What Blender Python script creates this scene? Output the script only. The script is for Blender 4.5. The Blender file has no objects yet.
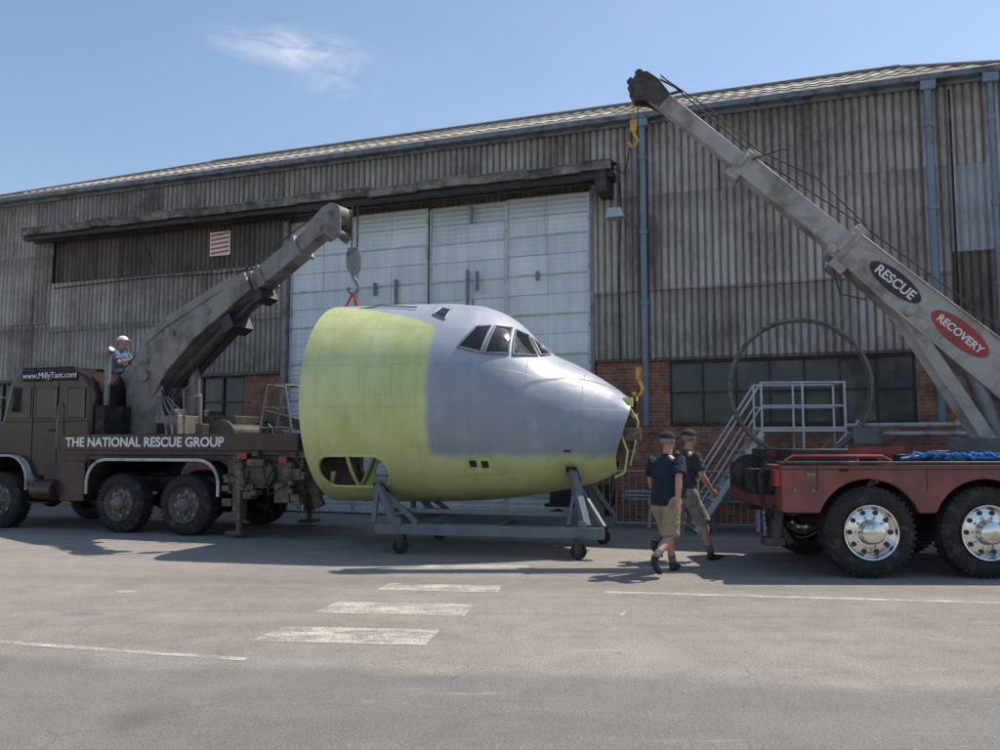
import bpy, bmesh, math, random
from mathutils import Vector, Matrix
random.seed(7)
rad=math.radians
scene=bpy.context.scene
# ------------------------------------------------------------------ helpers
class MB:
    def __init__(s): s.v=[]; s.f=[]; s.a=[]
    def add(s,vs,fs,a=0.5):
        o=len(s.v); s.v+=[tuple(v) for v in vs]
        s.f+=[tuple(i+o for i in f) for f in fs]; s.a+=[a]*len(fs); return s
    def box(s,x0,x1,y0,y1,z0,z1):
        vs=[(x,y,z) for x in(x0,x1) for y in(y0,y1) for z in(z0,z1)]
        return s.add(vs,[(0,1,3,2),(4,6,7,5),(0,4,5,1),(2,3,7,6),(0,2,6,4),(1,5,7,3)])
    def beam(s,p0,p1,w0,h0,w1=None,h1=None,up=(0,0,1)):
        p0=Vector(p0);p1=Vector(p1); w1=w0 if w1 is None else w1; h1=h0 if h1 is None else h1
        d=(p1-p0).normalized(); u=Vector(up)
        if abs(d.dot(u))>.99: u=Vector((0,1,0))
        l=d.cross(u).normalized(); u=l.cross(d).normalized()
        vs=[]
        for p,w,h in((p0,w0,h0),(p1,w1,h1)):
            for a,b in((-1,-1),(1,-1),(1,1),(-1,1)): vs.append(p+l*(a*w/2)+u*(b*h/2))
        return s.add(vs,[(0,1,2,3),(7,6,5,4),(0,4,5,1),(1,5,6,2),(2,6,7,3),(3,7,4,0)])
    def cyl(s,p0,p1,r0,r1=None,n=14):
        return s.tubev([p0,p1],[r0,r0 if r1 is None else r1],n)
    def tubev(s,path,rs,n=8,closed=False):
        P=[Vector(p) for p in path]; N=len(P); vs=[]; fs=[]
        u=None
        for i in range(N):
            if closed: t=P[(i+1)%N]-P[i-1]
            else: t=P[min(i+1,N-1)]-P[max(i-1,0)]
            t.normalize()
            if u is None:
                u=Vector((0,0,1)) if abs(t.z)<.9 else Vector((0,1,0))
            u=(u-t*u.dot(t)).normalized(); w=t.cross(u)
            for k in range(n):
                a=2*math.pi*k/n; vs.append(P[i]+(u*math.cos(a)+w*math.sin(a))*rs[i])
        for i in range(N if closed else N-1):
            j=(i+1)%N
            for k in range(n): fs.append((i*n+k,i*n+(k+1)%n,j*n+(k+1)%n,j*n+k))
        if not closed:
            fs.append(tuple(range(n))); fs.append(tuple((N-1)*n+k for k in range(n)))
        return s.add(vs,fs)
    def tube(s,path,r,n=8,closed=False): return s.tubev(path,[r]*len(path),n,closed)
    def prism(s,pts,y0,y1):
        n=len(pts); vs=[(x,y0,z) for x,z in pts]+[(x,y1,z) for x,z in pts]
        fs=[tuple(range(n)),tuple(range(2*n-1,n-1,-1))]+[(i,(i+1)%n,n+(i+1)%n,n+i) for i in range(n)]
        return s.add(vs,fs)
    def revy(s,c,prof,n=40,sgn=1,closed=False):
        c=Vector(c); m=len(prof); vs=[];fs=[]
        for k in range(n):
            a=2*math.pi*k/n
            for h,r in prof: vs.append((c.x+r*math.cos(a),c.y+sgn*h,c.z+r*math.sin(a)))
        for k in range(n):
            j=(k+1)%n
            for i in range(m if closed else m-1):
                i2=(i+1)%m; fs.append((k*m+i,j*m+i,j*m+i2,k*m+i2))
        return s.add(vs,fs)
    def loft(s,cs,rs,side=(0,1,0),n=20):
        C=[Vector(c) for c in cs]; N=len(C); vs=[];fs=[]
        for i in range(N):
            t=(C[min(i+1,N-1)]-C[max(i-1,0)]).normalized()
            sd=Vector(side); sd=(sd-t*sd.dot(t)).normalized(); u=t.cross(sd)
            r=rs[i]; a,b=r if isinstance(r,tuple) else (r,r)
            for k in range(n):
                g=2*math.pi*k/n; vs.append(C[i]+u*(a*math.cos(g))+sd*(b*math.sin(g)))
        for i in range(N-1):
            for k in range(n): fs.append((i*n+k,i*n+(k+1)%n,(i+1)*n+(k+1)%n,(i+1)*n+k))
        fs.append(tuple(range(n))); fs.append(tuple((N-1)*n+k for k in range(n)))
        return s.add(vs,fs)
    def ball(s,c,r,sc=(1,1,1),nu=20,nv=12):
        c=Vector(c); vs=[];fs=[]
        for i in range(nv+1):
            th=math.pi*i/nv
            for k in range(nu):
                a=2*math.pi*k/nu
                vs.append((c.x+r*sc[0]*math.sin(th)*math.cos(a),c.y+r*sc[1]*math.sin(th)*math.sin(a),c.z+r*sc[2]*math.cos(th)))
        for i in range(nv):
            for k in range(nu): fs.append((i*nu+k,(i+1)*nu+k,(i+1)*nu+(k+1)%nu,i*nu+(k+1)%nu))
        return s.add(vs,fs)
    def obj(s,name,mat,parent=None,smooth=True,bevel=0,normals=True,attr=False,remesh=0,sm=0,solid=0,matrix=None,seg=2):
        me=bpy.data.meshes.new(name); me.from_pydata(s.v,[],s.f)
        if attr:
            at=me.attributes.new('rnd','FLOAT','FACE'); at.data.foreach_set('value',s.a)
        if normals:
            bm=bmesh.new(); bm.from_mesh(me)
            if not attr: bmesh.ops.remove_doubles(bm,verts=bm.verts,dist=1e-5)
            bmesh.ops.recalc_face_normals(bm,faces=bm.faces); bm.to_mesh(me); bm.free()
        me.materials.append(mat)
        if smooth:
            me.shade_smooth()
            if not remesh: me.set_sharp_from_angle(angle=rad(38))
        ob=bpy.data.objects.new(name,me); scene.collection.objects.link(ob)
        if parent: ob.parent=parent
        if matrix is not None: ob.matrix_local=matrix
        if solid:
            m=ob.modifiers.new('s','SOLIDIFY'); m.thickness=solid; m.offset=-1
        if bevel:
            m=ob.modifiers.new('b','BEVEL'); m.width=bevel; m.segments=seg; m.limit_method='ANGLE'; m.angle_limit=rad(40)
            m.harden_normals=False
        if remesh:
            m=ob.modifiers.new('r','REMESH'); m.mode='VOXEL'; m.voxel_size=remesh; m.use_smooth_shade=True
            if sm:
                m=ob.modifiers.new('sm','SMOOTH'); m.iterations=sm; m.factor=.5
        return ob
def empty(name,M=Matrix()):
    e=bpy.data.objects.new(name,None); scene.collection.objects.link(e); e.matrix_world=M; e.empty_display_size=.3; return e
def TR(x,y,z,a=0): return Matrix.Translation((x,y,z))@Matrix.Rotation(rad(a),4,'Z')
def text(name,body,size,mat,parent,matrix,extrude=.003,align='LEFT',bold=0.0):
    c=bpy.data.curves.new(name,'FONT'); c.body=body; c.size=size; c.extrude=extrude; c.align_x=align; c.offset=bold
    c.materials.append(mat); o=bpy.data.objects.new(name,c); scene.collection.objects.link(o); o.parent=parent; o.matrix_local=matrix; return o
# ------------------------------------------------------------------ node helpers
class NT:
    def __init__(s,name):
        s.m=bpy.data.materials.new(name); s.m.use_nodes=True; s.t=s.m.node_tree; s.t.nodes.clear()
        s.out=s.n('ShaderNodeOutputMaterial'); s.b=s.n('ShaderNodeBsdfPrincipled'); s.l(s.b.outputs[0],s.out.inputs[0])
        s.co=s.n('ShaderNodeTexCoord').outputs['Object']
    def n(s,t,**k):
        x=s.t.nodes.new(t)
        for a,b in k.items(): setattr(x,a,b)
        return x
    def l(s,a,b): s.t.links.new(a,b)
    def put(s,inp,val):
        if isinstance(val,bpy.types.NodeSocket): s.l(val,inp)
        else: inp.default_value=val
    def math(s,op,a,b=0.0,c=None,clamp=False):
        x=s.n('ShaderNodeMath',operation=op,use_clamp=clamp); s.put(x.inputs[0],a); s.put(x.inputs[1],b)
        if c is not None: s.put(x.inputs[2],c)
        return x.outputs[0]
    def map(s,sc=(1,1,1),loc=(0,0,0),src=None):
        x=s.n('ShaderNodeMapping'); s.l(src or s.co,x.inputs[0]); x.inputs['Scale'].default_value=sc; x.inputs['Location'].default_value=loc; return x.outputs[0]
    def noise(s,scale,detail=4,rough=.55,vec=None,dist=0):
        x=s.n('ShaderNodeTexNoise'); s.l(vec or s.co,x.inputs['Vector']); x.inputs['Scale'].default_value=scale
        x.inputs['Detail'].default_value=min(detail,5); x.inputs['Roughness'].default_value=rough; x.inputs['Distortion'].default_value=dist; return x.outputs['Fac']
    def ramp(s,fac,stops):
        x=s.n('ShaderNodeValToRGB'); s.l(fac,x.inputs[0]); r=x.color_ramp
        while len(r.elements)<len(stops): r.elements.new(.5)
        for e,(p,c) in zip(r.elements,stops):
            e.position=p; e.color=(c[0],c[1],c[2],1) if not isinstance(c,(int,float)) else (c,c,c,1)
        return x.outputs[0]
    def mix(s,f,a,b,mode='MIX'):
        x=s.n('ShaderNodeMix',data_type='RGBA',blend_type=mode); s.put(x.inputs[0],f)
        for i,c in((6,a),(7,b)):
            if isinstance(c,bpy.types.NodeSocket): s.l(c,x.inputs[i])
            else: x.inputs[i].default_value=(c[0],c[1],c[2],1)
        return x.outputs[2]
    def range(s,v,a,b,c=0,d=1):
        x=s.n('ShaderNodeMapRange'); s.put(x.inputs[0],v); x.inputs[1].default_value=a;x.inputs[2].default_value=b;x.inputs[3].default_value=c;x.inputs[4].default_value=d; return x.outputs[0]
    def sep(s,src=None):
        x=s.n('ShaderNodeSeparateXYZ'); s.l(src or s.co,x.inputs[0]); return x.outputs
    def bump(s,h,st=.3,d=.01):
        x=s.n('ShaderNodeBump'); s.l(h,x.inputs['Height']); x.inputs['Strength'].default_value=st; x.inputs['Distance'].default_value=d; s.l(x.outputs[0],s.b.inputs['Normal'])
    def fin(s,col,rough=.6,metal=0):
        s.put(s.b.inputs['Base Color'],col if isinstance(col,bpy.types.NodeSocket) else (col[0],col[1],col[2],1))
        s.put(s.b.inputs['Roughness'],rough); s.put(s.b.inputs['Metallic'],metal); return s.m
def mat(name,col,rough=.5,metal=0,var=.18,scale=4,dirt=None,damt=.5,bump=0,streak=False):
    t=NT(name); v=t.map((1,1,.25)) if streak else None
    n=t.noise(scale,5,.6,v)
    lo=[max(0,c*(1-var)) for c in col]; hi=[min(1,c*(1+var)) for c in col]
    c=t.ramp(n,[(.3,lo),(.7,hi)])
    if dirt:
        d=t.range(t.noise(scale*.8,5,.72,v,.3),.62-damt*.3,.78-damt*.3,0,.85)
        c=t.mix(d,c,dirt)
    r=t.range(n,.3,.7,max(0,rough-.08),min(1,rough+.1))
    if bump: t.bump(t.noise(scale*8,4),bump,.01)
    return t.fin(c,r,metal)
# materials
m_steel=mat('dull_steel',(.22,.22,.22),.5,.3,dirt=(.12,.08,.05),damt=.4)
m_dark=mat('dark_steel',(.035,.034,.034),.5,.2,var=.4,dirt=(.10,.07,.05),damt=.3)
m_mach=mat('oily_dark_machinery',(.060,.052,.045),.5,.2,var=.5,scale=7,dirt=(.15,.11,.08),damt=.4,bump=.3)
m_black=mat('black_rubber',(.018,.018,.019),.85,0,var=.3,scale=8,dirt=(.09,.08,.07),damt=.35,bump=.2)
m_boomL=mat('boom_grey_paint',(.22,.21,.195),.45,0,dirt=(.10,.08,.06),damt=.5,scale=2.5)
m_boomR=mat('boom_light_paint',(.38,.36,.325),.42,0,dirt=(.17,.13,.10),damt=.45,scale=2)
m_cab=mat('dark_maroon_cab_paint',(.036,.018,.017),.22,0,var=.25,scale=2,dirt=(.07,.05,.042),damt=.22)
m_maroon=mat('maroon_paint',(.055,.022,.020),.35,0,dirt=(.09,.07,.055),damt=.3)
m_red=mat('faded_red_paint',(.235,.068,.058),.45,0,var=.22,scale=2.5,dirt=(.12,.065,.055),damt=.52)
m_redbr=mat('bright_red_paint',(.38,.04,.035),.4,dirt=(.16,.05,.04),damt=.4)
m_white=mat('white_paint',(.78,.78,.76),.5,var=.08)
m_pale=mat('pale_grey_paint',(.5,.5,.48),.5,dirt=(.2,.17,.13),damt=.4)
m_rust=mat('rusty_machinery',(.12,.085,.062),.7,.1,var=.5,scale=7,dirt=(.23,.18,.13),damt=.5,bump=.4)
m_glass=mat('dark_glass',(.015,.018,.02),.08,0,var=.3)
m_cradle=mat('cradle_blue_grey_paint',(.13,.155,.18),.5,dirt=(.16,.12,.09),damt=.4)
m_chrome=mat('polished_alloy',(.75,.74,.72),.2,1,var=.06,dirt=(.25,.2,.15),damt=.28)
m_yhook=mat('orange_yellow_paint',(.65,.33,.04),.45,dirt=(.2,.12,.05),damt=.4)
m_blue=mat('blue_strap',(.03,.2,.55),.6)
m_redsling=mat('red_sling',(.5,.04,.03),.7)
m_pipe=mat('blue_grey_downpipe',(.18,.25,.32),.5,dirt=(.2,.18,.16),damt=.4,scale=2)
m_galv=mat('galvanised_steel',(.42,.43,.44),.45,.4,var=.12)
m_yel=mat('primer_yellow_part',(.56,.59,.22),.55,dirt=(.35,.36,.16),damt=.3)

# ------------------------------------------------------------------ world, sun, camera
SUN=Vector((.57,.30,1.0)).normalized()
w=bpy.data.worlds.new('World'); scene.world=w; w.use_nodes=True
nt=w.node_tree; nt.nodes.clear()
out=nt.nodes.new('ShaderNodeOutputWorld'); bg=nt.nodes.new('ShaderNodeBackground'); nt.links.new(bg.outputs[0],out.inputs[0])
sky=nt.nodes.new('ShaderNodeTexSky'); sky.sky_type='NISHITA'; sky.sun_disc=False
sky.sun_elevation=math.asin(SUN.z); sky.sun_rotation=math.atan2(SUN.x,SUN.y); sky.air_density=1.15; sky.dust_density=.7; sky.ozone_density=2.2
tc=nt.nodes.new('ShaderNodeTexCoord')
def wm(op,a,b):
    x=nt.nodes.new('ShaderNodeMath'); x.operation=op; x.use_clamp=False
    for i,v in enumerate((a,b)):
        if isinstance(v,bpy.types.NodeSocket): nt.links.new(v,x.inputs[i])
        else: x.inputs[i].default_value=v
    return x.outputs[0]
def wisp(dirv,rot,sc,nscale,lo,hi):
    mp=nt.nodes.new('ShaderNodeMapping'); mp.vector_type='POINT'
    vs=nt.nodes.new('ShaderNodeVectorMath'); vs.operation='SUBTRACT'; nt.links.new(tc.outputs['Generated'],vs.inputs[0]); vs.inputs[1].default_value=Vector(dirv).normalized()
    nt.links.new(vs.outputs[0],mp.inputs[0]); mp.inputs['Rotation'].default_value=(0,rot,0); mp.inputs['Scale'].default_value=sc
    ln=nt.nodes.new('ShaderNodeVectorMath'); ln.operation='LENGTH'; nt.links.new(mp.outputs[0],ln.inputs[0])
    fall=nt.nodes.new('ShaderNodeMapRange'); nt.links.new(ln.outputs['Value'],fall.inputs[0]); fall.inputs[1].default_value=0;fall.inputs[2].default_value=1;fall.inputs[3].default_value=1;fall.inputs[4].default_value=0; fall.interpolation_type='SMOOTHSTEP'
    no=nt.nodes.new('ShaderNodeTexNoise'); nt.links.new(mp.outputs[0],no.inputs['Vector']); no.inputs['Scale'].default_value=nscale; no.inputs['Detail'].default_value=5; no.inputs['Roughness'].default_value=.6; no.inputs['Distortion'].default_value=.6
    mr=nt.nodes.new('ShaderNodeMapRange'); nt.links.new(no.outputs['Fac'],mr.inputs[0]); mr.inputs[1].default_value=lo; mr.inputs[2].default_value=hi
    return wm('MULTIPLY',mr.outputs[0],fall.outputs[0])
c1=wisp((-.262,1,.495),rad(14),(9,3,38),1.6,.36,.85)
c2=wisp((-.20,1,.46),rad(-24),(13,3,30),1.6,.42,1.1)
c3=wisp((.1,1,.45),0,(1.4,1,3),2.2,.3,1.5)
cs=wm('ADD',wm('ADD',c1,wm('MULTIPLY',c2,.6)),wm('ADD',wm('MULTIPLY',c3,.22),.03))
cs2=wm('MINIMUM',cs,.8)
mx=nt.nodes.new('ShaderNodeMix'); mx.data_type='RGBA'; nt.links.new(cs2,mx.inputs[0]); nt.links.new(sky.outputs[0],mx.inputs[6]); mx.inputs[7].default_value=(6.6,6.6,7.2,1)
nt.links.new(mx.outputs[2],bg.inputs[0]); bg.inputs[1].default_value=.15
sl=bpy.data.lights.new('sun','SUN'); sl.energy=5.0; sl.angle=rad(.5); sl.color=(1,.92,.81)
so=bpy.data.objects.new('sun',sl); scene.collection.objects.link(so); so.rotation_euler=SUN.to_track_quat('Z','Y').to_euler(); so.location=(20,10,35)
cam=bpy.data.cameras.new('camera'); co=bpy.data.objects.new('camera',cam); scene.collection.objects.link(co)
co.location=(0,0,1.6); co.rotation_euler=(rad(94.82),0,0); cam.sensor_width=36; cam.lens=29.88; cam.clip_end=2000; scene.camera=co
scene.view_settings.view_transform='Standard'; scene.view_settings.look='None'; scene.view_settings.exposure=0

# ------------------------------------------------------------------ ground
t=NT('old_concrete_apron')
X,Y,Z=t.sep()
n1=t.noise(.22,5,.6); n2=t.noise(2.2,5,.75); n3=t.noise(45,3,.75); n4=t.noise(.9,5,.65,t.map((.25,1.3,1)))
s=t.math('ADD',t.math('MULTIPLY',n1,.36),t.math('ADD',t.math('MULTIPLY',n2,.40),t.math('MULTIPLY',n4,.24)))
c=t.ramp(s,[(.39,(.20,.178,.156)),(.5,(.295,.266,.236)),(.61,(.37,.338,.30))])
c=t.mix(t.range(n3,.38,.66,.0,.75),c,(.13,.115,.10))
n5=t.noise(90,1,.6); c=t.mix(t.range(n5,.56,.68,0,.6),c,(.60,.56,.50))
edge=t.math('ADD',Y,t.math('ADD',t.math('MULTIPLY',t.noise(.6,5),1.0),t.math('MULTIPLY',X,.12)))
c=t.mix(t.range(edge,6.35,6.6,.42,0),c,(.10,.097,.094))
dv=t.n('ShaderNodeVectorMath',operation='ADD'); t.l(t.co,dv.inputs[0])
nc=t.n('ShaderNodeTexNoise'); nc.inputs['Scale'].default_value=.8; nc.inputs['Detail'].default_value=5; t.l(t.co,nc.inputs['Vector']); t.l(nc.outputs['Color'],dv.inputs[1])
vo=t.n('ShaderNodeTexVoronoi',feature='DISTANCE_TO_EDGE'); vo.inputs['Scale'].default_value=.45; t.l(dv.outputs[0],vo.inputs['Vector'])
ck=t.math('MULTIPLY',t.range(vo.outputs['Distance'],.0005,.005,1,0),t.range(n2,.46,.56,0,.42))
c=t.mix(ck,c,(.08,.07,.065))
vs_=t.n('ShaderNodeTexVoronoi'); vs_.inputs['Scale'].default_value=.55; t.l(dv.outputs[0],vs_.inputs['Vector'])
c=t.mix(t.range(vs_.outputs['Distance'],.03,.16,.5,0),c,(.09,.085,.08))
vs2=t.n('ShaderNodeTexVoronoi'); vs2.inputs['Scale'].default_value=2.3; t.l(dv.outputs[0],vs2.inputs['Vector'])
c=t.mix(t.range(vs2.outputs['Distance'],.03,.09,.5,0),c,(.11,.10,.09))
# pale scuffs and dark tyre tracks
sc1=t.noise(1,5,.75,t.map((.5,3.5,1),(3,1,0))); c=t.mix(t.range(sc1,.60,.70,0,.35),c,(.47,.44,.39)); c=t.mix(t.range(sc1,.42,.34,0,.35),c,(.14,.13,.12))
wv=t.math('ABSOLUTE',t.math('SUBTRACT',t.math('ADD',Y,t.math('ADD',t.math('MULTIPLY',t.noise(1.5,4),.12),t.math('MULTIPLY',X,.05))),8.1))
c=t.mix(t.range(wv,.012,.03,.22,0),c,(.08,.075,.07))
wv2=t.math('ABSOLUTE',t.math('SUBTRACT',t.math('ADD',Y,t.math('ADD',t.math('MULTIPLY',n1,.8),t.math('MULTIPLY',X,.10))),10.2))
c=t.mix(t.range(wv2,.1,.5,.22,0),c,(.12,.11,.105))
t.bump(t.math('ADD',n3,t.math('MULTIPLY',n2,.6)),.8,.016)
m_ground=t.fin(c,.92)
g=MB(); g.add([(-300,-300,0),(300,-300,0),(300,300,0),(-300,300,0)],[(0,1,2,3)]); g.obj('ground',m_ground,smooth=False)
t=NT('worn_road_paint')
wn=t.noise(3.5,5,.8,t.map((.7,1.6,1)))
wn2=t.noise(45,3,.75)
f=t.range(t.math('ADD',t.math('MULTIPLY',wn,.6),t.math('MULTIPLY',wn2,.4)),.44,.57,.85,.05)
col=t.mix(t.range(wn2,.3,.8,0,.5),(.66,.61,.53),(.42,.38,.32))
t.fin(col,.8)
tr=t.n('ShaderNodeBsdfTransparent'); ms=t.n('ShaderNodeMixShader'); t.l(f,ms.inputs[0]); t.l(tr.outputs[0],ms.inputs[1]); t.l(t.b.outputs[0],ms.inputs[2]); t.l(ms.outputs[0],t.out.inputs[0])
m_paint=t.m
mk=MB()
def quad(a,b,c_,d,z=.004): mk.add([(p[0],p[1],z) for p in(a,b,c_,d)],[(0,1,2,3)])
quad((-1.10,10.8),(.36,10.75),(.42,11.2),(-1.0,11.25))
quad((-1.36,9.35),(-.02,9.2),(.02,9.6),(-1.28,9.8))
quad((-1.78,8.1),(-.33,7.95),(-.27,8.5),(-1.66,8.65))
quad((-2.04,6.95),(-.60,6.8),(-.52,7.35),(-1.9,7.5))
quad((1.14,9.15),(5.2,8.52),(5.2,8.62),(1.14,9.26))
quad((-6.0,7.35),(-1.9,6.32),(-1.9,6.40),(-6.0,7.44))
quad((-4.2,9.2),(-3.95,9.15),(-3.92,9.25),(-4.17,9.3))
quad((1.1,7.9),(1.2,8.2),(1.24,8.2),(1.14,7.9))
mk.obj('road_markings',m_paint,smooth=False)

# ------------------------------------------------------------------ hangar
MF=TR(0,18.34,0,-19.65); hg=empty('corrugated_hangar',MF)
PITCH=.15
def corrmat(name,dark,mid,light,rust,ramt=.5,pitch=PITCH,hz=True,valley_shade=.72):
    t=NT(name); X,Y,Z=t.sep()
    at=t.n('ShaderNodeAttribute',attribute_name='rnd').outputs['Fac']
    st=t.noise(1,5,.7,t.map((9,1,.30))); big=t.noise(.55,5,.65); fine=t.noise(14,4,.7,t.map((1,1,.4)))
    v=t.math('ADD',t.math('MULTIPLY',st,.34),t.math('ADD',t.math('MULTIPLY',big,.42),t.math('MULTIPLY',fine,.24)))
    v=t.math('ADD',v,t.math('MULTIPLY',t.math('SUBTRACT',at,.5),.09))
    c=t.ramp(v,[(.37,dark),(.50,mid),(.62,light)])
    rn=t.noise(1,5,.72,t.map((2.6,1,.22),(7,0,3)))
    c=t.mix(t.range(rn,.63-.12*ramt,.77-.1*ramt,0,.6),c,rust)
    dk=t.noise(1,5,.72,t.map((12,1,.16),(1,0,13)))
    c=t.mix(t.range(dk,.56,.70,0,.45),c,dark)
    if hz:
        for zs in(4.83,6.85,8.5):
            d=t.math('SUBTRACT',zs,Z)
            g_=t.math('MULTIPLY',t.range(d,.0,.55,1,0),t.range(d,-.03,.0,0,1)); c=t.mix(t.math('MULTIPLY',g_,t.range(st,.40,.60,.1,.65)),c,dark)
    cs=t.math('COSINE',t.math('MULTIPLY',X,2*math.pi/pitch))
    c=t.mix(t.range(cs,.0,.9,0,valley_shade),c,dark)  # groove dirt, deepened to paint corrugation shading into the sheet colour
    t.bump(fine,.3,.01)
    return t.fin(c,.8)
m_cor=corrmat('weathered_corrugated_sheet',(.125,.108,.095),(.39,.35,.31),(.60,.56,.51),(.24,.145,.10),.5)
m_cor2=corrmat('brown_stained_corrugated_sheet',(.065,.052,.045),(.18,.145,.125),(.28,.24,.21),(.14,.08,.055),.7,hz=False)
m_galvc=corrmat('galvanised_corrugated_sheet',(.28,.28,.29),(.48,.495,.51),(.62,.64,.66),(.28,.19,.13),.2,valley_shade=.5)
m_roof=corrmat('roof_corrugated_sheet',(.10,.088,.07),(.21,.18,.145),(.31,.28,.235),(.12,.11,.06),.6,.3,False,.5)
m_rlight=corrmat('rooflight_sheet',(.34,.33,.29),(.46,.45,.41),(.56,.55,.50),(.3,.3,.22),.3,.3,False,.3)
def corr(mb,x0,x1,z0,z1,y,sheet=.75,amp=.034,pitch=PITCH,jz=.03):
    x=x0
    while x<x1-1e-4:
        xe=min(x+sheet,x1); n=max(2,int(round((xe-x)/pitch*6))); r=random.random(); jy=random.uniform(-.006,.006); jb=random.uniform(-jz,jz)*.6
        vs=[];fs=[]
        for i in range(n+1):
            xx=x+(xe-x)*i/n; yy=y+jy+amp*math.cos(2*math.pi*xx/pitch)
            vs+= [(xx,yy-.012,z0+jb),(xx,yy,z1)]
        for i in range(n): fs.append((2*i,2*i+2,2*i+3,2*i+1))
        mb.add(vs,fs,r); x=xe
a=MB()
corr(a,-17.6,-13.2,3.36,5.0,-.03); corr(a,-17.6,-13.2,4.95,6.9,-.05); corr(a,-17.6,-13.2,6.85,8.5,-.03)
corr(a,-13.2,-5.55,3.36,4.75,-.03); corr(a,-13.2,-5.55,4.7,6.05,-.05)
corr(a,-13.2,2.1,7.5,8.5,-.03)
corr(a,2.1,9.0,3.37,4.85,-.03); corr(a,2.1,9.0,4.8,6.85,-.05); corr(a,2.1,14,6.8,8.5,-.03)
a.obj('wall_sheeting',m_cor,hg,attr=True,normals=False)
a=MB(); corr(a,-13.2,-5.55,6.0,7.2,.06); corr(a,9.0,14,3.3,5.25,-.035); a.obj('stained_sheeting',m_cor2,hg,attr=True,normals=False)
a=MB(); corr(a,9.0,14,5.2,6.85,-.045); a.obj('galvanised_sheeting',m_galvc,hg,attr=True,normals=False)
a=MB(); a.box(-17.6,14,.12,.3,3.3,8.5); a.box(-17.6,-17.45,.3,8,0,8.5); a.box(13.85,14,.3,8,0,8.5); a.box(-17.6,14,7.9,8.05,0,8.5)
a.obj('inner_wall',m_cor2,hg,smooth=False)
def brickmat():
    t=NT('old_brickwork'); X,Y,Z=t.sep(); cx=t.n('ShaderNodeCombineXYZ'); t.l(X,cx.inputs[0]); t.l(Z,cx.inputs[1])
    b=t.n('ShaderNodeTexBrick'); t.l(cx.outputs[0],b.inputs['Vector']); b.inputs['Scale'].default_value=1; b.inputs['Brick Width'].default_value=.225; b.inputs['Row Height'].default_value=.075
    b.inputs['Mortar Size'].default_value=.007; b.inputs['Color1'].default_value=(.46,.17,.085,1); b.inputs['Color2'].default_value=(.25,.09,.055,1); b.inputs['Mortar'].default_value=(.32,.28,.23,1); b.inputs['Bias'].default_value=-.1
    n=t.noise(2,5,.68); c=t.mix(t.range(n,.45,.66,0,.75),b.outputs['Color'],(.09,.06,.05))
    n2=t.noise(5,4,.6); c=t.mix(t.range(n2,.58,.70,0,.6),c,(.42,.28,.19))
    t.bump(b.outputs['Fac'],.5,.006); return t.fin(c,.9)
m_brick=brickmat()
a=MB(); a.box(-17.6,-5.65,-.02,.3,0,1.98); a.box(-6.75,-5.65,-.02,.3,1.98,3.34)
a.box(2.18,3.72,-.02,.3,0,3.35); a.box(3.72,8.3,-.02,.3,0,1.98); a.box(8.3,14,-.02,.3,0,3.28)
a.obj('brick_plinth',m_brick,hg,smooth=False)
gl=mat('grimy_factory_glass',(.035,.042,.046),.22,0,var=.5,scale=2,dirt=(.09,.095,.095),damt=.5)
a=MB(); a.box(3.72,8.3,.05,.08,1.98,3.37); a.box(-17.4,-6.75,.05,.08,1.98,3.34); a.obj('window_glass',gl,hg,smooth=False)
a=MB()
for x0,x1 in((3.74,8.28),(-17.38,-6.77)):
    n=int((x1-x0)/.62)
    for i in range(n+1):
        x=x0+(x1-x0)*i/n; a.box(x-.02,x+.02,.0,.05,2.0,3.33)
    a.box(x0,x1,-.035,.06,1.985,2.06); a.box(x0,x1,.002,.052,2.66,2.69); a.box(x0,x1,-.03,.06,3.28,3.35)
a.obj('window_frames',m_dark,hg,bevel=.004)
a=MB(); a.box(-17.6,-5.66,-.1,-.022,3.32,3.40); a.box(2.18,14,-.1,-.022,3.33,3.40); a.obj('sheet_drip_flashing',m_cor2,hg,bevel=.006)
# sliding doors
def doormat():
    t=NT('aluminium_door_cladding'); X,Y,Z=t.sep()
    at=t.n('ShaderNodeAttribute',attribute_name='rnd').outputs['Fac']
    st=t.noise(1,5,.7,t.map((6,1,.3))); big=t.noise(.6,5,.6)
    v=t.math('ADD',t.math('MULTIPLY',st,.5),t.math('MULTIPLY',big,.5)); v=t.math('ADD',v,t.math('MULTIPLY',t.math('SUBTRACT',at,.5),.12))
    c=t.ramp(v,[(.34,(.52,.55,.585)),(.5,(.68,.715,.75)),(.66,(.80,.83,.86))])
    rn=t.noise(1,5,.75,t.map((5,1,.5),(3,0,9)))
    c=t.mix(t.range(rn,.60,.72,0,.5),c,(.36,.29,.23))
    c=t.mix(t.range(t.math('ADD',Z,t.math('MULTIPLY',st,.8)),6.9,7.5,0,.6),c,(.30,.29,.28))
    rx=t.math('FRACT',t.math('MULTIPLY',X,1/.12)); rz=t.math('FRACT',t.math('MULTIPLY',Z,1/.2215))
    d=t.math('SQRT',t.math('ADD',t.math('POWER',t.math('SUBTRACT',rx,.5),2),t.math('POWER',t.math('MULTIPLY',t.math('SUBTRACT',rz,.5),1.8),2)))
    c=t.mix(t.range(d,.07,.10,.35,0),c,(.35,.36,.37))
    sw=t.math('SINE',t.math('MULTIPLY',Z,2*math.pi/.11)); t.bump(sw,.35,.01)
    return t.fin(c,.42,.1)
m_door=doormat()
a=MB(); rb=MB(); leaves=[-5.5,-3.66,-1.75,.15,2.08]
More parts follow.
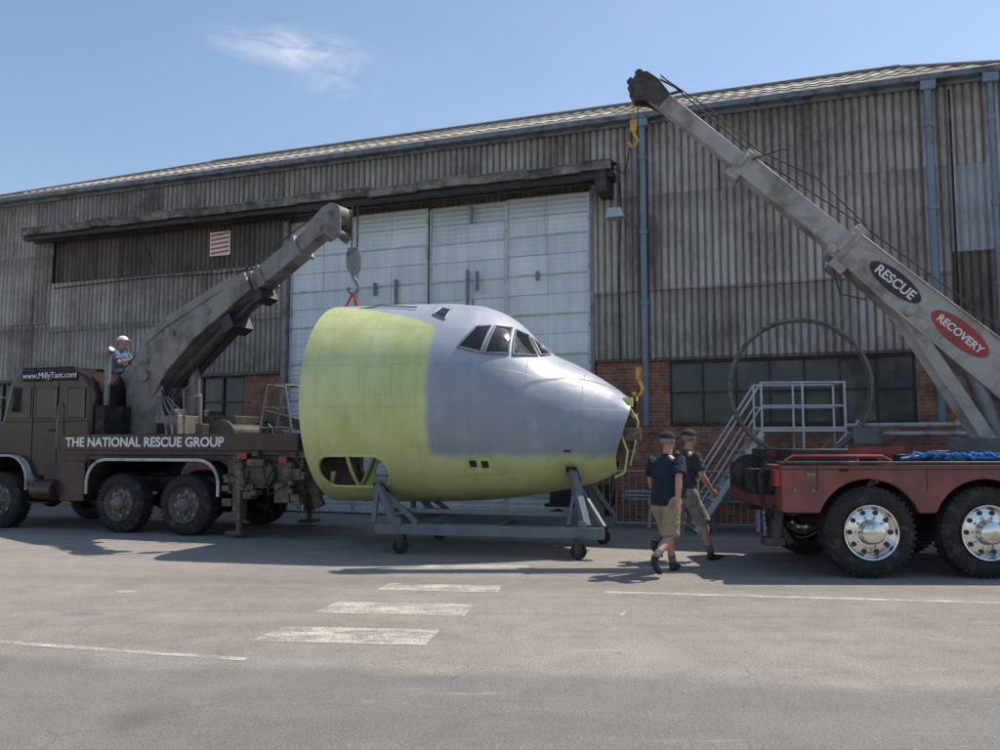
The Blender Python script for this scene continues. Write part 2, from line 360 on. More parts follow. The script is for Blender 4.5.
for i in range(4):
    x0,x1=leaves[i],leaves[i+1]; y=-.02 if i%2 else .05
    nz=16
    for k in range(nz):
        z0=.05+k*7.05/nz; z1=z0+7.05/nz-.006; xm=(x0+x1)/2
        for xa,xb in((x0+.01,xm-.003),(xm+.003,x1-.01)):
            j=random.uniform(-.006,.006)
            a.add([(xa,y+j,z0),(xb,y+j,z0),(xb,y+j+.008,z1),(xa,y+j+.008,z1)],[(0,1,2,3)],random.random())
        if k%2==0: rb.box(x0+.02,x1-.02,y-.03,y-.008,z0-.02,z0+.015)
    for x in(x0+.03,x1-.03): rb.box(x-.025,x+.025,y-.034,y-.006,.05,7.05)
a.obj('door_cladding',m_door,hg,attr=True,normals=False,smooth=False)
rb.obj('door_ribs',mat('door_rib_metal',(.56,.59,.62),.45,.1,var=.12,dirt=(.28,.25,.2),damt=.35),hg)
a=MB(); a.box(-5.5,2.08,.09,.12,0,7.1); a.obj('door_backing',m_dark,hg)
a=MB()
for x,z0,z1 in((-2.55,4.75,5.45),(-.75,4.75,5.55),(-.52,5.05,5.5),(-.66,6.6,7.0),(-3.1,5.1,5.4),(.9,5.2,5.4),(-3.85,6.5,6.7)):
    a.box(x-.03,x+.03,-.12,-.05,z0,z1)
a.box(-5.64,-5.51,-.12,.1,0,7.1); a.box(2.09,2.17,-.12,.1,0,7.1)
a.obj('door_brackets',m_steel,hg,bevel=.005)
m_hood=mat('weathered_timber_and_lead',(.24,.22,.195),.8,0,var=.5,scale=2.5,dirt=(.055,.048,.042),damt=.7,bump=.4)
a=MB()
n=26
for i in range(n):
    x0=-13.6+i*16.3/n; x1=x0+16.3/n-.006; dz=random.uniform(-.03,.03)
    a.prism([(x0,7.28+dz),(x1,7.28+dz*.5),(x1,7.48+dz),(x0,7.48+dz)],-.78,-.72)
    a.add([(x0,-.80,7.48+dz),(x1,-.80,7.48+dz),(x1,-.02,7.64),(x0,-.02,7.64),(x0,-.80,7.45+dz),(x1,-.80,7.45+dz),(x1,-.02,7.60),(x0,-.02,7.60)],[(0,1,2,3),(7,6,5,4),(0,4,5,1),(0,3,7,4),(1,5,6,2)])
a.obj('door_hood',m_hood,hg,bevel=.004)
a=MB(); a.box(-13.6,2.7,-.66,-.5,7.16,7.32); a.box(-13.6,2.7,-.36,-.2,7.16,7.32)
for i in range(15):
    x=-13.3+i*1.13; a.box(x-.04,x+.04,-.7,-.06,7.33,7.44)
a.box(2.35,2.6,-.72,-.06,6.85,7.3)
a.obj('door_track',m_dark,hg,bevel=.006)
a=MB(); a.box(-17.9,10.0,-.30,-.12,8.48,8.60); a.box(10.0,14.1,-.28,-.10,8.52,8.62); a.box(-17.8,14,-.118,-.06,8.40,8.56)
for i in range(28): x=-17.6+i; a.box(x,x+.05,-.32,-.118,8.455,8.485)
a.obj('gutter',mat('gutter_paint',(.17,.20,.23),.55,dirt=(.07,.065,.06),damt=.5),hg,bevel=.01)
a=MB()
for x,zb_ in((3.25,2.0),(8.68,2.0),(9.72,2.6)):
    r=.07 if x<9.5 else .045
    a.tube([(x,-.2,8.5),(x,-.2,8.35),(x,-.15,8.15),(x,-.15,zb_)],r,12)
    for z in(7.6,6.0,4.5,3.0): a.cyl((x,-.15,z),(x,-.15,z+.1),r+.018)
    a.box(x-.13,x+.13,-.29,-.12,8.30,8.47)
a.obj('downpipes',m_pipe,hg)
a=MB()
a.tube([(2.75,-.10,7.2),(2.78,-.14,6.6),(2.7,-.10,5.2),(2.72,-.10,3.4)],.015); a.tube([(-5.6,-.12,6.0),(-7.5,-.12,5.93),(-9.5,-.12,5.98),(-13,-.12,5.9)],.014)
a.tube([(9.05,-.12,8.3),(9.05,-.12,3.0)],.02); a.tube([(4.8,-.1,8.2),(4.82,-.1,6.8)],.012)
a.tube([(2.4,-.8,7.5),(2.9,-.3,7.3),(3.1,-.2,8.4)],.014); a.tube([(-9.4,-.9,7.3),(-9.35,-.85,6.9),(-9.5,-.2,6.2)],.01)
a.obj('wall_cables',m_black,hg)
a=MB(); a.beam((2.75,-.05,6.35),(2.75,-.5,6.45),.04,.04); a.prism([(2.55,6.28),(2.95,6.28),(2.88,6.48),(2.62,6.48)],-.72,-.42); a.obj('floodlight',m_galv,hg,bevel=.01)
a=MB(); a.box(-7.9,-7.28,-.035,-.01,6.42,7.04); a.obj('striped_sign_board',m_white,hg,bevel=.004)
a=MB()
for i in range(5):
    z=6.46+i*.115; a.add([(-7.87,-.038,z),(-7.31,-.038,z+.04),(-7.31,-.038,z+.095),(-7.87,-.038,z+.055)],[(0,1,2,3)])
a.obj('striped_sign_bars',mat('sign_red',(.5,.13,.1),.6),hg,smooth=False)
def roofpt(x,f,y0=-.22,z0=8.60,y1=3.8,z1=10.5): return (x,y0+(y1-y0)*f,z0+(z1-z0)*f)
def lim(x):
    if x<-11.0: return max(0,(x+18.0)/7.0)
    if x>8.7: return max(0,(10.1-x)/1.4)
    return 1
a=MB(); rl=MB(); x=-18.0; P2=.3
rows=[0,.28,.52,.76,1.0]
while x<10.1-1e-4:
    xe=min(x+1.2,10.1)
    for k in range(4):
        f0,f1=rows[k],rows[k+1]; r=random.random(); n=24; vs=[];fs=[]
        for i in range(n+1):
            xx=x+(xe-x)*i/n; Lm=lim(xx); y=.014*math.cos(2*math.pi*xx/P2)
            p=roofpt(xx,min(f0,Lm)); q=roofpt(xx,min(f1+.02,Lm)); vs+=[(p[0],p[1],p[2]+y+.02),(q[0],q[1],q[2]+y)]
        for i in range(n): fs.append((2*i,2*i+2,2*i+3,2*i+1))
        light=(k==2 and 3.6<xe<8.6) or (k==1 and -16<x<1.5 )
        (rl if light else a).add(vs,fs,.35+.3*r)
    x=xe
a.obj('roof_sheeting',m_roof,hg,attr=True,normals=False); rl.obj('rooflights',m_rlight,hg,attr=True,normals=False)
a=MB(); a.add([(-11,3.8,10.48),(8.7,3.8,10.48),(10.1,8.0,8.6),(-18,8.0,8.6),(-18,-.22,8.58),(10.1,-.22,8.58)],[(0,1,2,3),(0,3,4),(1,5,2)])
a.cyl((-11,3.8,10.5),(8.7,3.8,10.5),.09); a.cyl((8.7,3.8,10.5),(10.1,-.2,8.62),.07); a.cyl((-11,3.8,10.5),(-18,-.2,8.62),.07)
a.add([(10.1,-.2,8.56),(14.1,-.2,8.56),(14.1,8,8.56),(10.1,8,8.56)],[(0,1,2,3)])
a.obj('roof_ridge_and_rear_slope',mat('old_roof_capping',(.2,.18,.15),.85,var=.3),hg,normals=False)

# ------------------------------------------------------------------ aircraft nose section
MA=TR(-2.65,14.0,0,-13); ac=empty('aircraft_nose_section',MA)
S =[0,1,2,2.5,2.8,3.0,3.2,3.4,3.55,3.7,4.0,4.3,4.6,4.83]
TP=[3.92,3.92,3.90,3.84,3.73,3.61,3.43,3.20,3.06,2.985,2.85,2.68,2.48,2.30]
BT=[.68,.68,.70,.72,.75,.77,.80,.83,.86,.89,.95,1.02,1.10,1.20]
WD=[1.62,1.62,1.60,1.565,1.52,1.48,1.42,1.35,1.29,1.22,1.08,.92,.74,.58]
ZC=[2.3,2.3,2.3,2.28,2.26,2.22,2.17,2.11,2.07,2.03,1.95,1.88,1.82,1.76]
def smooth_interp(A,s):
    tot=0;wsum=0
    for k in range(-4,5):
        x=min(max(s+k*.035,S[0]),S[-1]); wt=5-abs(k)
        for i in range(len(S)-1):
            if x<=S[i+1]:
                f=(x-S[i])/(S[i+1]-S[i]); v=A[i]+(A[i+1]-A[i])*f; break
        tot+=v*wt; wsum+=wt
    return tot/wsum
def surfz(s,z,side=-1,off=0):
    def P(s,z):
        T=smooth_interp(TP,s);B=smooth_interp(BT,s);W=smooth_interp(WD,s);C=smooth_interp(ZC,s)
        h=(T-C) if z>C else (C-B); q=min(.999,abs(z-C)/h); return Vector((s,side*W*math.sqrt(1-q*q),C+(h*q if z>C else -h*q)))
    p=P(s,z)
    if off:
        a1=P(s+.02,z)-P(s-.02,z); b1=P(s,z+.02)-P(s,z-.02); nrm=a1.cross(b1)
        if nrm.length<1e-9: nrm=Vector((0,side,0))
        nrm.normalize()
        if nrm.dot(Vector((0,side,.3)))<0: nrm=-nrm
        p=p+nrm*off
    return p
def hullmat():
    t=NT('primer_painted_skin'); X,Y,Z=t.sep()
    nz=t.math('MULTIPLY',t.math('SUBTRACT',t.noise(2.2,5,.6),.5),.16); nz2=t.math('MULTIPLY',t.math('SUBTRACT',t.noise(25,3,.6),.5),.05); nzz=t.math('ADD',nz,nz2)
    gz=t.math('MULTIPLY',t.math('SUBTRACT',Z,3.32),1/.58,clamp=True)
    lim_=t.math('SUBTRACT',1.98,t.math('MULTIPLY',t.math('POWER',gz,1.7),2.1))
    a_=t.range(t.math('SUBTRACT',t.math('ADD',X,nzz),lim_),-.05,.05,1,0)
    b_=t.range(t.math('ADD',Z,nzz),1.38,1.50,1,0)
    yel=t.math('MAXIMUM',a_,b_)
    v=t.noise(1.4,5,.65,t.map((1,1,.5))); st=t.noise(4,5,.75,t.map((1,1,.15)))
    cy=t.ramp(v,[(.3,(.48,.53,.20)),(.5,(.58,.62,.27)),(.7,(.66,.68,.36))])
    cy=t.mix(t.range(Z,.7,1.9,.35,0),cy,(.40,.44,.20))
    cy=t.mix(t.range(t.math('ADD',Z,nzz),3.30,3.36,0,.30),cy,(.50,.55,.26))
    cg=t.ramp(v,[(.3,(.245,.275,.33)),(.55,(.305,.335,.395)),(.75,(.375,.405,.46))])
    cg=t.mix(t.range(t.math('ADD',Z,nzz),2.75,2.9,0,.35),cg,(.52,.55,.60))
    c=t.mix(yel,cg,cy)
    c=t.mix(t.range(st,.54,.72,0,.35),c,(.30,.29,.22))
    sc_=t.noise(9,5,.8,t.map((.5,1,1.2))); c=t.mix(t.range(sc_,.62,.70,0,.35),c,(.22,.22,.19))
    pt=t.n('ShaderNodeTexVoronoi'); pt.inputs['Scale'].default_value=1.7; t.l(t.co,pt.inputs['Vector'])
    c=t.mix(t.range(pt.outputs['Distance'],.06,.14,.22,0),c,(.62,.64,.55))
    fx=t.math('ABSOLUTE',t.math('SUBTRACT',t.math('FRACT',t.math('MULTIPLY',t.math('ADD',X,.13),1/.78)),.5))
    l1=t.range(fx,.0,.006,1,0)
    an=t.math('ARCTAN2',t.math('SUBTRACT',Z,2.1),t.math('ABSOLUTE',Y))
    fa=t.math('ABSOLUTE',t.math('SUBTRACT',t.math('FRACT',t.math('MULTIPLY',t.math('ADD',an,4.0),2.6)),.5))
    l2=t.range(fa,.0,.010,1,0)
    ln=t.math('MAXIMUM',l1,l2); c=t.mix(t.math('MULTIPLY',ln,.34),c,(.12,.12,.10))
    rr=t.math('MULTIPLY',t.range(t.math('ABSOLUTE',t.math('SUBTRACT',fx,.03)),.003,.006,1,0),t.range(t.math('FRACT',t.math('MULTIPLY',Z,22)),.3,.35,1,0))
    c=t.mix(t.math('MULTIPLY',rr,.35),c,(.15,.15,.12))
    h=t.math('ADD',t.math('MULTIPLY',t.noise(3.0,2,.4),1.0),t.math('MULTIPLY',ln,-.25)); t.bump(h,.35,.03)
    return t.fin(c,t.range(v,.3,.7,.34,.55))
m_hull=hullmat()
hb=MB(); NS=110; NTH=112; s_list=[4.83*i/NS for i in range(NS+1)]
vs=[]
for s_ in s_list:
    T=smooth_interp(TP,s_);B=smooth_interp(BT,s_);W=smooth_interp(WD,s_);C=smooth_interp(ZC,s_)
    for k in range(NTH):
        a_=2*math.pi*k/NTH; sn=math.sin(a_); h=(T-C) if sn>0 else (C-B)
        xo=0
        if s_>4.2: xo=-(s_-4.2)/.63*.22*max(0,min(1,(.6-sn)/1.2))
        vs.append((s_+xo,-W*math.cos(a_),C+h*sn))
fs=[(i*NTH+k,i*NTH+(k+1)%NTH,(i+1)*NTH+(k+1)%NTH,(i+1)*NTH+k) for i in range(NS) for k in range(NTH)]
hb.add(vs,fs)
hull=hb.obj('fuselage_skin',m_hull,ac,normals=True,solid=.03)
hull.data.materials.append(m_yel)
def rrect(x0,x1,z0,z1,r,n=8):
    pts=[]
    for cx,cz,a0 in((x1-r,z1-r,0),(x0+r,z1-r,90),(x0+r,z0+r,180),(x1-r,z0+r,270)):
        for i in range(n+1):
            a_=rad(a0+90*i/n); pts.append((cx+r*math.cos(a_),cz+r*math.sin(a_)))
    return pts
cut=MB(); hp=rrect(.16,1.26,.98,1.42,.21); cut.prism(hp,-2.2,2.2)
cutter=cut.obj('hatch_cutter',m_yel,None,smooth=False); cutter.matrix_world=MA
bm_=hull.modifiers.new('hatch','BOOLEAN'); bm_.operation='DIFFERENCE'; bm_.object=cutter; bm_.solver='EXACT'
bpy.context.view_layer.update()
dg=bpy.context.evaluated_depsgraph_get(); me2=bpy.data.meshes.new_from_object(hull.evaluated_get(dg)); hull.modifiers.clear(); hull.data=me2; me2.name='fuselage_skin'
me2.set_sharp_from_angle(angle=rad(35))
bpy.data.objects.remove(cutter,do_unlink=True)
fr=MB()
for sd in(-1,1): fr.tube([surfz(x,z,sd,.0) for x,z in rrect(.14,1.28,.96,1.44,.22)],.022,8,True)
fr.obj('hatch_rim',m_yel,ac)
fr=MB()
for s_ in(.06,.65,1.3,1.9):
    T=smooth_interp(TP,s_);B=smooth_interp(BT,s_);W=smooth_interp(WD,s_);C=smooth_interp(ZC,s_)
    fr.tube([(s_,-(W-.06)*math.cos(2*math.pi*k/48),C+((T-C-.06) if math.sin(2*math.pi*k/48)>0 else (C-B-.06))*math.sin(2*math.pi*k/48)) for k in range(48)],.028,6,True)
fr.box(.02,2.6,-1.30,1.30,1.62,1.67)
fr.obj('interior_frames_and_floor',m_yel,ac)
bl=MB(); NB=NTH; base=[Vector(vs[NS*NTH+k]) for k in range(NTH)]; cen=sum(base,Vector())/NTH
ring2=[p.lerp(cen,.10)+Vector((-.06,0,0)) for p in base]
bl.add(base+ring2+[cen+Vector((-.08,0,0))],[(k,(k+1)%NB,NB+(k+1)%NB,NB+k) for k in range(NB)]+[(NB+k,NB+(k+1)%NB,2*NB) for k in range(NB)])
bl.obj('nose_bulkhead',m_dark,ac)
bl=MB()
for y in(-.35,-.1,.15,.38): bl.box(4.58,4.76+random.uniform(0,.1),y-.04,y+.04,1.35+random.uniform(0,.1),2.15)
for z in(1.5,1.8,2.05): bl.box(4.6,4.86,-.42,.42,z-.03,z+.03)
bl.cyl((4.55,-.25,1.95),(4.93,-.25,1.95),.12); bl.cyl((4.55,.1,1.62),(4.9,.1,1.62),.09); bl.box(4.7,4.98,-.5,-.28,1.66,1.86)
bl.obj('nose_bulkhead_equipment',m_rust,ac,bevel=.008)
bl=MB(); bl.tube([(4.7,-.5,1.75),(4.8,-.6,1.5),(4.75,-.58,1.2),(4.6,-.5,1.12)],.018); bl.tube([(4.8,-.35,2.2),(4.95,-.45,1.95),(4.9,-.5,1.6),(4.82,-.4,1.3)],.014); bl.box(4.72,4.86,-.36,-.22,2.18,2.32)
bl.obj('yellow_nose_fittings',m_yel,ac)
def patch(mb,qd,side=-1,off=.012,n=10):
    P=[]
    for i in range(n+1):
        for j in range(n+1):
            u=i/n;v=j/n
            s0=(1-v)*((1-u)*qd[0][0]+u*qd[1][0])+v*((1-u)*qd[3][0]+u*qd[2][0])
            z0=(1-v)*((1-u)*qd[0][1]+u*qd[1][1])+v*((1-u)*qd[3][1]+u*qd[2][1])
            P.append(surfz(s0,z0,side,off))
    mb.add(P,[(i*(n+1)+j,(i+1)*(n+1)+j,(i+1)*(n+1)+j+1,i*(n+1)+j+1) for i in range(n) for j in range(n)])
def border(mb,qd,side=-1,r=.02,off=.012,n=8):
    path=[]
    m=len(qd)
    for k in range(m):
        a0,b0=qd[k],qd[(k+1)%m]
        for i in range(n): f=i/n; path.append(surfz(a0[0]+(b0[0]-a0[0])*f,a0[1]+(b0[1]-a0[1])*f,side,off))
    mb.tube(path,r,6,True)
panes=[[(2.40,3.03),(2.74,2.94),(2.82,3.385),(2.60,3.36)],
       [(2.79,2.93),(3.12,2.93),(3.07,3.375),(2.86,3.385)],
       [(3.18,2.925),(3.47,2.94),(3.27,3.29),(3.12,3.355)],
       [(3.51,2.95),(3.60,2.99),(3.40,3.18),(3.31,3.265)]]
wg=MB(); wf=MB()
for sd in(-1,1):
    for q in panes: patch(wg,q,sd); border(wf,q,sd)
    patch(wg,[(1.88,3.60),(2.10,3.50),(2.12,3.68),(1.95,3.72)],sd); border(wf,[(1.88,3.60),(2.10,3.50),(2.12,3.68),(1.95,3.72)],sd,.014)
wg.obj('cockpit_glazing',m_glass,ac); wf.obj('window_frames',mat('frame_grey',(.20,.21,.24),.45),ac)
sp=MB()
for s0,z0 in((2.55,1.28),(2.72,1.27)):
    patch(sp,[(s0,z0),(s0+.1,z0),(s0+.1,z0+.1),(s0,z0+.1)],-1,.008,3)
patch(sp,[(3.9,1.5),(4.0,1.5),(4.0,1.53),(3.9,1.53)],-1,.008,3)
sp.obj('static_ports',m_dark,ac)
sp=MB(); border(sp,[(2.48,1.20),(2.88,1.20),(2.88,1.44),(2.48,1.44)],-1,.006,.004); border(sp,[(.95,2.35),(1.45,2.35),(1.45,2.75),(.95,2.75)],-1,.003,.002)
sp.obj('access_panel_edges',m_yel,ac)
sp=MB(); sp.cyl((2.2,.25,3.85),(2.2,.25,4.02),.02); sp.tube([(.35,-.6,3.78),(.9,-.62,3.83),(1.55,-.75,3.76)],.012); sp.obj('roof_aerial_stub',m_steel,ac)

# ------------------------------------------------------------------ transport cradle
cr=empty('transport_cradle',MA)
a=MB()
for y in(-1.22,.62): a.beam((1.1,y,.36),(4.5,y,.36),.12,.16)
for x in(1.45,4.2): a.beam((x,-1.3,.47),(x,.72,.47),.12,.12)
a.beam((2.8,-1.2,.33),(2.8,.6,.33),.1,.1)
for y in(-1.22,.62):
    a.beam((1.4,y,.44),(1.05,y*.86,1.0),.10,.12); a.beam((1.75,y,.44),(1.2,y*.86,.86),.06,.08)
    a.beam((1.06,y,.44),(1.06,y*.9,.9),.07,.07)
    a.beam((4.25,y,.44),(4.0,y*.7,1.22),.11,.13); a.beam((4.5,y,.44),(4.1,y*.72,1.0),.06,.07); a.beam((4.0,y,.46),(4.05,y*.73,.98),.05,.05)
a.beam((1.08,-.95,.86),(1.08,.5,.86),.1,.14); a.beam((4.0,-.86,1.05),(4.0,.42,1.0),.1,.12)
a.beam((1.2,-1.05,.62),(4.0,-1.0,.60),.07,.07)
a.obj('cradle_frame',m_cradle,cr,bevel=.008)
a=MB(); b=MB()
for x,y in((1.5,-1.25),(4.15,-1.32),(1.5,.66),(4.3,.6)):
    b.box(x-.07,x+.07,y-.07,y+.07,.22,.29); b.box(x-.05,x+.06,y-.06,y-.045,.08,.24); b.box(x-.05,x+.06,y+.045,y+.06,.08,.24)
    a.revy((x,y-.04,.115),[(0,.03),(0,.1),(.012,.115),(.068,.115),(.08,.1),(.08,.03)],24)
    b.cyl((x,y-.07,.115),(x,y+.07,.115),.03)
a.obj('castor_wheels',m_black,cr); b.obj('castor_forks',m_dark,cr,bevel=.004)
a=MB(); a.beam((1.06,-1.08,1.01),(1.06,-.6,.80),.16,.05); a.beam((4.0,-.92,1.26),(4.0,-.45,1.06),.16,.05); a.obj('saddle_pads',m_black,cr)

# ------------------------------------------------------------------ wheels
def wheel(ty,rm,dk,c,r,wd,sgn=1,alloy=False):
    c=Vector(c)
    ty.revy(c,[(.04,.60*r),(.0,.70*r),(.0,.80*r),(.025,.93*r),(.06,.985*r),(wd-.06,.985*r),(wd-.025,.93*r),(wd,.80*r),(wd,.70*r),(wd-.04,.60*r)],48,sgn,True)
    for k in range(44):
        a_=2*math.pi*k/44
        for y0,y1,dph in((.03,wd*.46,0),(wd*.54,wd-.03,.07)):
            Rk=Matrix.Rotation(-(a_+dph),3,'Y'); pts=[]
            for x in(.95*r,1.0*r):
                for y in(y0,y1):
                    for z in(-.031*r,.031*r): pts.append(c+Vector((0,sgn*y,0))+Rk@Vector((x,0,z)))
            ty.add(pts,[(0,1,3,2),(4,6,7,5),(0,4,5,1),(2,3,7,6),(0,2,6,4),(1,5,7,3)])
    if alloy:
        rm.revy(c,[(.03,.61*r),(-.005,.60*r),(.0,.57*r),(.05,.55*r),(.07,.50*r),(.05,.36*r),(.045,.28*r),(-.01,.26*r),(-.07,.24*r),(-.09,.18*r),(-.09,.0)],48,sgn)
        for k in range(10):
            a_=2*math.pi*k/10; x=math.cos(a_);z=math.sin(a_)
            p=c+Vector((.44*r*x,sgn*.058,.44*r*z)); dk.cyl(p,p+Vector((0,-sgn*.012,0)),.055*r,n=12)
            p=c+Vector((.32*r*x,sgn*.05,.32*r*z)); rm.cyl(p,p+Vector((0,-sgn*.05,0)),.02,.014,n=8)
    else:
        rm.revy(c,[(.04,.61*r),(.0,.60*r),(.02,.57*r),(.07,.54*r),(.10,.46*r),(.06,.34*r),(.05,.27*r),(-.03,.24*r),(-.05,.20*r),(-.06,.0)],40,sgn)
        for k in range(8):
            a_=2*math.pi*k/8; x=math.cos(a_);z=math.sin(a_)
            p=c+Vector((.32*r*x,sgn*.055,.32*r*z)); dk.cyl(p,p+Vector((0,-sgn*.05,0)),.02,n=8)
            p=c+Vector((.42*r*x,sgn*.08,.42*r*z)); dk.cyl(p,p+Vector((0,-sgn*.012,0)),.04,n=10)

# ------------------------------------------------------------------ left recovery truck
ML=TR(-5.2,16.04,0,-18.5); MLi=ML.inverted(); lt=empty('recovery_crane_truck',ML)
ty=MB(); rm=MB(); dk=MB()
for x in(0,-1.44,-4.35):
    wheel(ty,rm,dk,(x,-1.27,.54),.54,.34); wheel(ty,rm,dk,(x,1.27,.54),.54,.34,-1)
ty.obj('tyres',m_black,lt); rm.obj('wheel_rims',mat('wheel_grey',(.12,.11,.10),.5,dirt=(.18,.14,.11),damt=.45),lt); dk.obj('wheel_nuts',m_steel,lt)
a=MB()
for y in(-.45,.45): a.box(-6.0,2.2,y-.06,y+.06,.72,1.0)
for x in(0,-1.44,-4.35): a.cyl((x,-1.0,.54),(x,1.0,.54),.11); a.ball((x,0,.54),.22)
a.box(-2.9,2.25,-1.15,1.15,1.32,1.42)
a.box(-3.3,-2.65,-1.2,-.55,.62,1.22); a.box(-3.3,-2.65,.55,1.2,.62,1.22)
a.obj('chassis',m_dark,lt,bevel=.01)
a=MB(); a.box(-2.85,2.3,-1.27,-1.2,1.5,1.80); a.box(-2.85,2.3,1.2,1.27,1.5,1.80); a.box(2.24,2.3,-1.2,1.2,1.5,1.8); a.box(-2.85,2.24,-1.2,1.2,1.42,1.56)
a.obj('deck_side_panels',m_maroon,lt,bevel=.01)
text('side_lettering','THE NATIONAL RESCUE GROUP',.235,m_white,lt,Matrix.Translation((-2.72,-1.275,1.575))@Matrix.Rotation(rad(90),4,'X')@Matrix.Diagonal((1.03,1,1,1)),bold=.006)
def arch(mb,x0,x1,zb,zt,y0,y1,th=.035,r=.45,n=8):
    outer=[(x0,zb)]
    for i in range(n+1): a_=rad(180-90*i/n); outer.append((x0+r+r*math.cos(a_),zt-r+r*math.sin(a_)))
    for i in range(n+1): a_=rad(90-90*i/n); outer.append((x1-r+r*math.cos(a_),zt-r+r*math.sin(a_)))
    outer.append((x1,zb))
    P=outer
    for i in range(len(P)-1):
        a0,b0=P[i],P[i+1]
        nx=-(b0[1]-a0[1]); nz=b0[0]-a0[0]; L_=math.hypot(nx,nz) or 1; nx/=L_; nz/=L_
        mb.add([(a0[0],y0,a0[1]),(b0[0],y0,b0[1]),(b0[0],y1,b0[1]),(a0[0],y1,a0[1]),(a0[0]-nx*th,y0,a0[1]-nz*th),(b0[0]-nx*th,y0,b0[1]-nz*th),(b0[0]-nx*th,y1,b0[1]-nz*th),(a0[0]-nx*th,y1,a0[1]-nz*th)],[(0,1,2,3),(7,6,5,4),(0,4,5,1),(3,2,6,7)])
a=MB(); arch(a,-2.2,.72,.72,1.34,-1.26,-.85); arch(a,-2.2,.72,.72,1.34,.85,1.26); a.obj('mudguards',m_dark,lt,normals=False)
a=MB(); arch(a,-2.22,.74,.70,1.36,-1.285,-1.255,.05); a.obj('mudguard_trim',m_pale,lt,normals=False)
a=MB(); prof=[(-2.25,1.15),(-2.25,2.55),(-2.30,2.80),(-2.42,2.95),(-2.62,3.03),(-3.9,3.05),(-4.15,2.98),(-4.3,2.80),(-4.45,2.2),(-4.5,2.05),(-6.0,1.98),(-6.15,1.85),(-6.2,1.0),(-5.0,1.0),(-4.92,1.2),(-4.6,1.36),(-4.1,1.36),(-3.8,1.2),(-3.7,1.0),(-3.55,.95),(-2.4,.95)]
a.prism(prof,-1.16,1.16); a.obj('cab_body',m_cab,lt,bevel=.085,seg=4)
a=MB(); a.box(-4.3,-3.0,-.9,.9,3.06,3.14); a.box(-3.98,-2.62,-1.20,-1.163,2.83,3.05); a.obj('cab_roof_panel',m_black,lt,bevel=.02)
a=MB(); a.prism([(-2.42,2.12),(-2.42,2.66),(-2.85,2.66),(-2.85,2.12)],-1.172,-1.15); a.prism([(-3.1,2.12),(-3.1,2.72),(-3.62,2.72),(-3.62,2.12)],-1.172,-1.15)
a.prism([(-3.74,2.12),(-3.74,2.72),(-4.1,2.72),(-4.25,2.12)],-1.172,-1.15)
for x0,x1 in((-2.42,-2.85),(-3.1,-3.62),(-3.74,-4.1)): a.prism([(x0,2.15),(x0,2.7),(x1,2.7),(x1,2.15)],1.15,1.172)
a.obj('cab_windows',m_glass,lt,bevel=.005)
a=MB()
for x0,x1 in((-2.42,-2.85),(-3.1,-3.62)): a.tube([(x0,-1.175,2.11),(x0,-1.175,2.69),(x1,-1.175,2.69),(x1,-1.175,2.11)],.016,6,True)
a.cyl((-2.16,-.9,1.2),(-2.16,-.9,3.25),.06); a.tube([(-2.16,-.9,3.2),(-2.16,-.9,3.36),(-2.06,-.92,3.44)],.065)
a.beam((-4.2,-1.2,2.5),(-4.4,-1.5,2.55),.03,.03); a.box(-4.45,-4.38,-1.55,-1.35,2.25,2.75)
a.box(-6.35,-6.2,-1.2,1.2,.75,1.05); a.tube([(-2.98,-1.19,1.5),(-2.98,-1.24,1.6),(-2.98,-1.24,2.3),(-2.98,-1.19,2.4)],.014)
a.obj('cab_trim_and_exhaust',m_steel,lt,bevel=.005)
a=MB(); a.tube([(-3.06,-1.166,1.15),(-3.06,-1.166,2.78)],.006); a.tube([(-3.68,-1.166,1.3),(-3.68,-1.166,2.78)],.006); a.tube([(-4.4,-1.166,2.05),(-2.3,-1.166,2.05)],.008); a.box(-3.25,-3.13,-1.19,-1.16,1.86,1.90)
for z in(1.15,.8): a.box(-3.6,-3.1,-1.28,-1.1,z-.3,z-.27)
a.box(-2.22,-2.0,-1.1,1.1,1.4,2.35)
a.obj('cab_seams_and_steps',m_black,lt)
text('cab_lettering','www.MillyTant.com',.165,m_white,lt,Matrix.Translation((-3.94,-1.205,2.885))@Matrix.Rotation(rad(90),4,'X'))
a=MB(); arch(a,-5.05,-3.62,.75,1.42,-1.3,-.9,.04,.5); a.obj('front_mudguard',m_pale,lt,normals=False)
a=MB(); a.box(-2.9,-2.3,-1.22,-.6,.55,1.3); a.cyl((-3.45,-1.2,.75),(-2.95,-1.2,.75),.2); a.box(.85,1.45,-1.2,-.7,.75,1.35); a.obj('lockers',m_maroon,lt,bevel=.015)
a=MB()
a.box(.9,2.3,-1.1,1.1,.85,1.4); a.cyl((1.55,-1.22,1.1),(1.55,-.9,1.1),.25); a.cyl((2.1,-1.25,1.2),(2.1,1.1,1.2),.13); a.cyl((2.2,-1.0,.8),(2.2,1.0,.8),.1)
for y in(-1.15,1.15):
    a.box(1.0,1.16,y-.1,y+.1,.3,1.4); a.box(.92,1.24,y-.17,y+.17,.06,.12); a.cyl((1.08,y,.1),(1.08,y,.7),.05)
    a.beam((2.2,y*.8,1.3),(2.55,y*.8,.55),.12,.16); a.box(1.85,2.15,y-.12,y+.08,.62,.95)
for i in range(34):
    x=random.uniform(.85,2.4); z=random.uniform(.55,1.46); s_=random.uniform(.025,.10); a.box(x-s_,x+s_,-1.27-random.uniform(0,.08),-1.08,z-s_*.7,z+s_*.7)
a.box(1.9,2.42,-1.2,1.2,1.38,1.5)
a.obj('rear_winch_and_outriggers',m_rust,lt,bevel=.012)
a=MB()
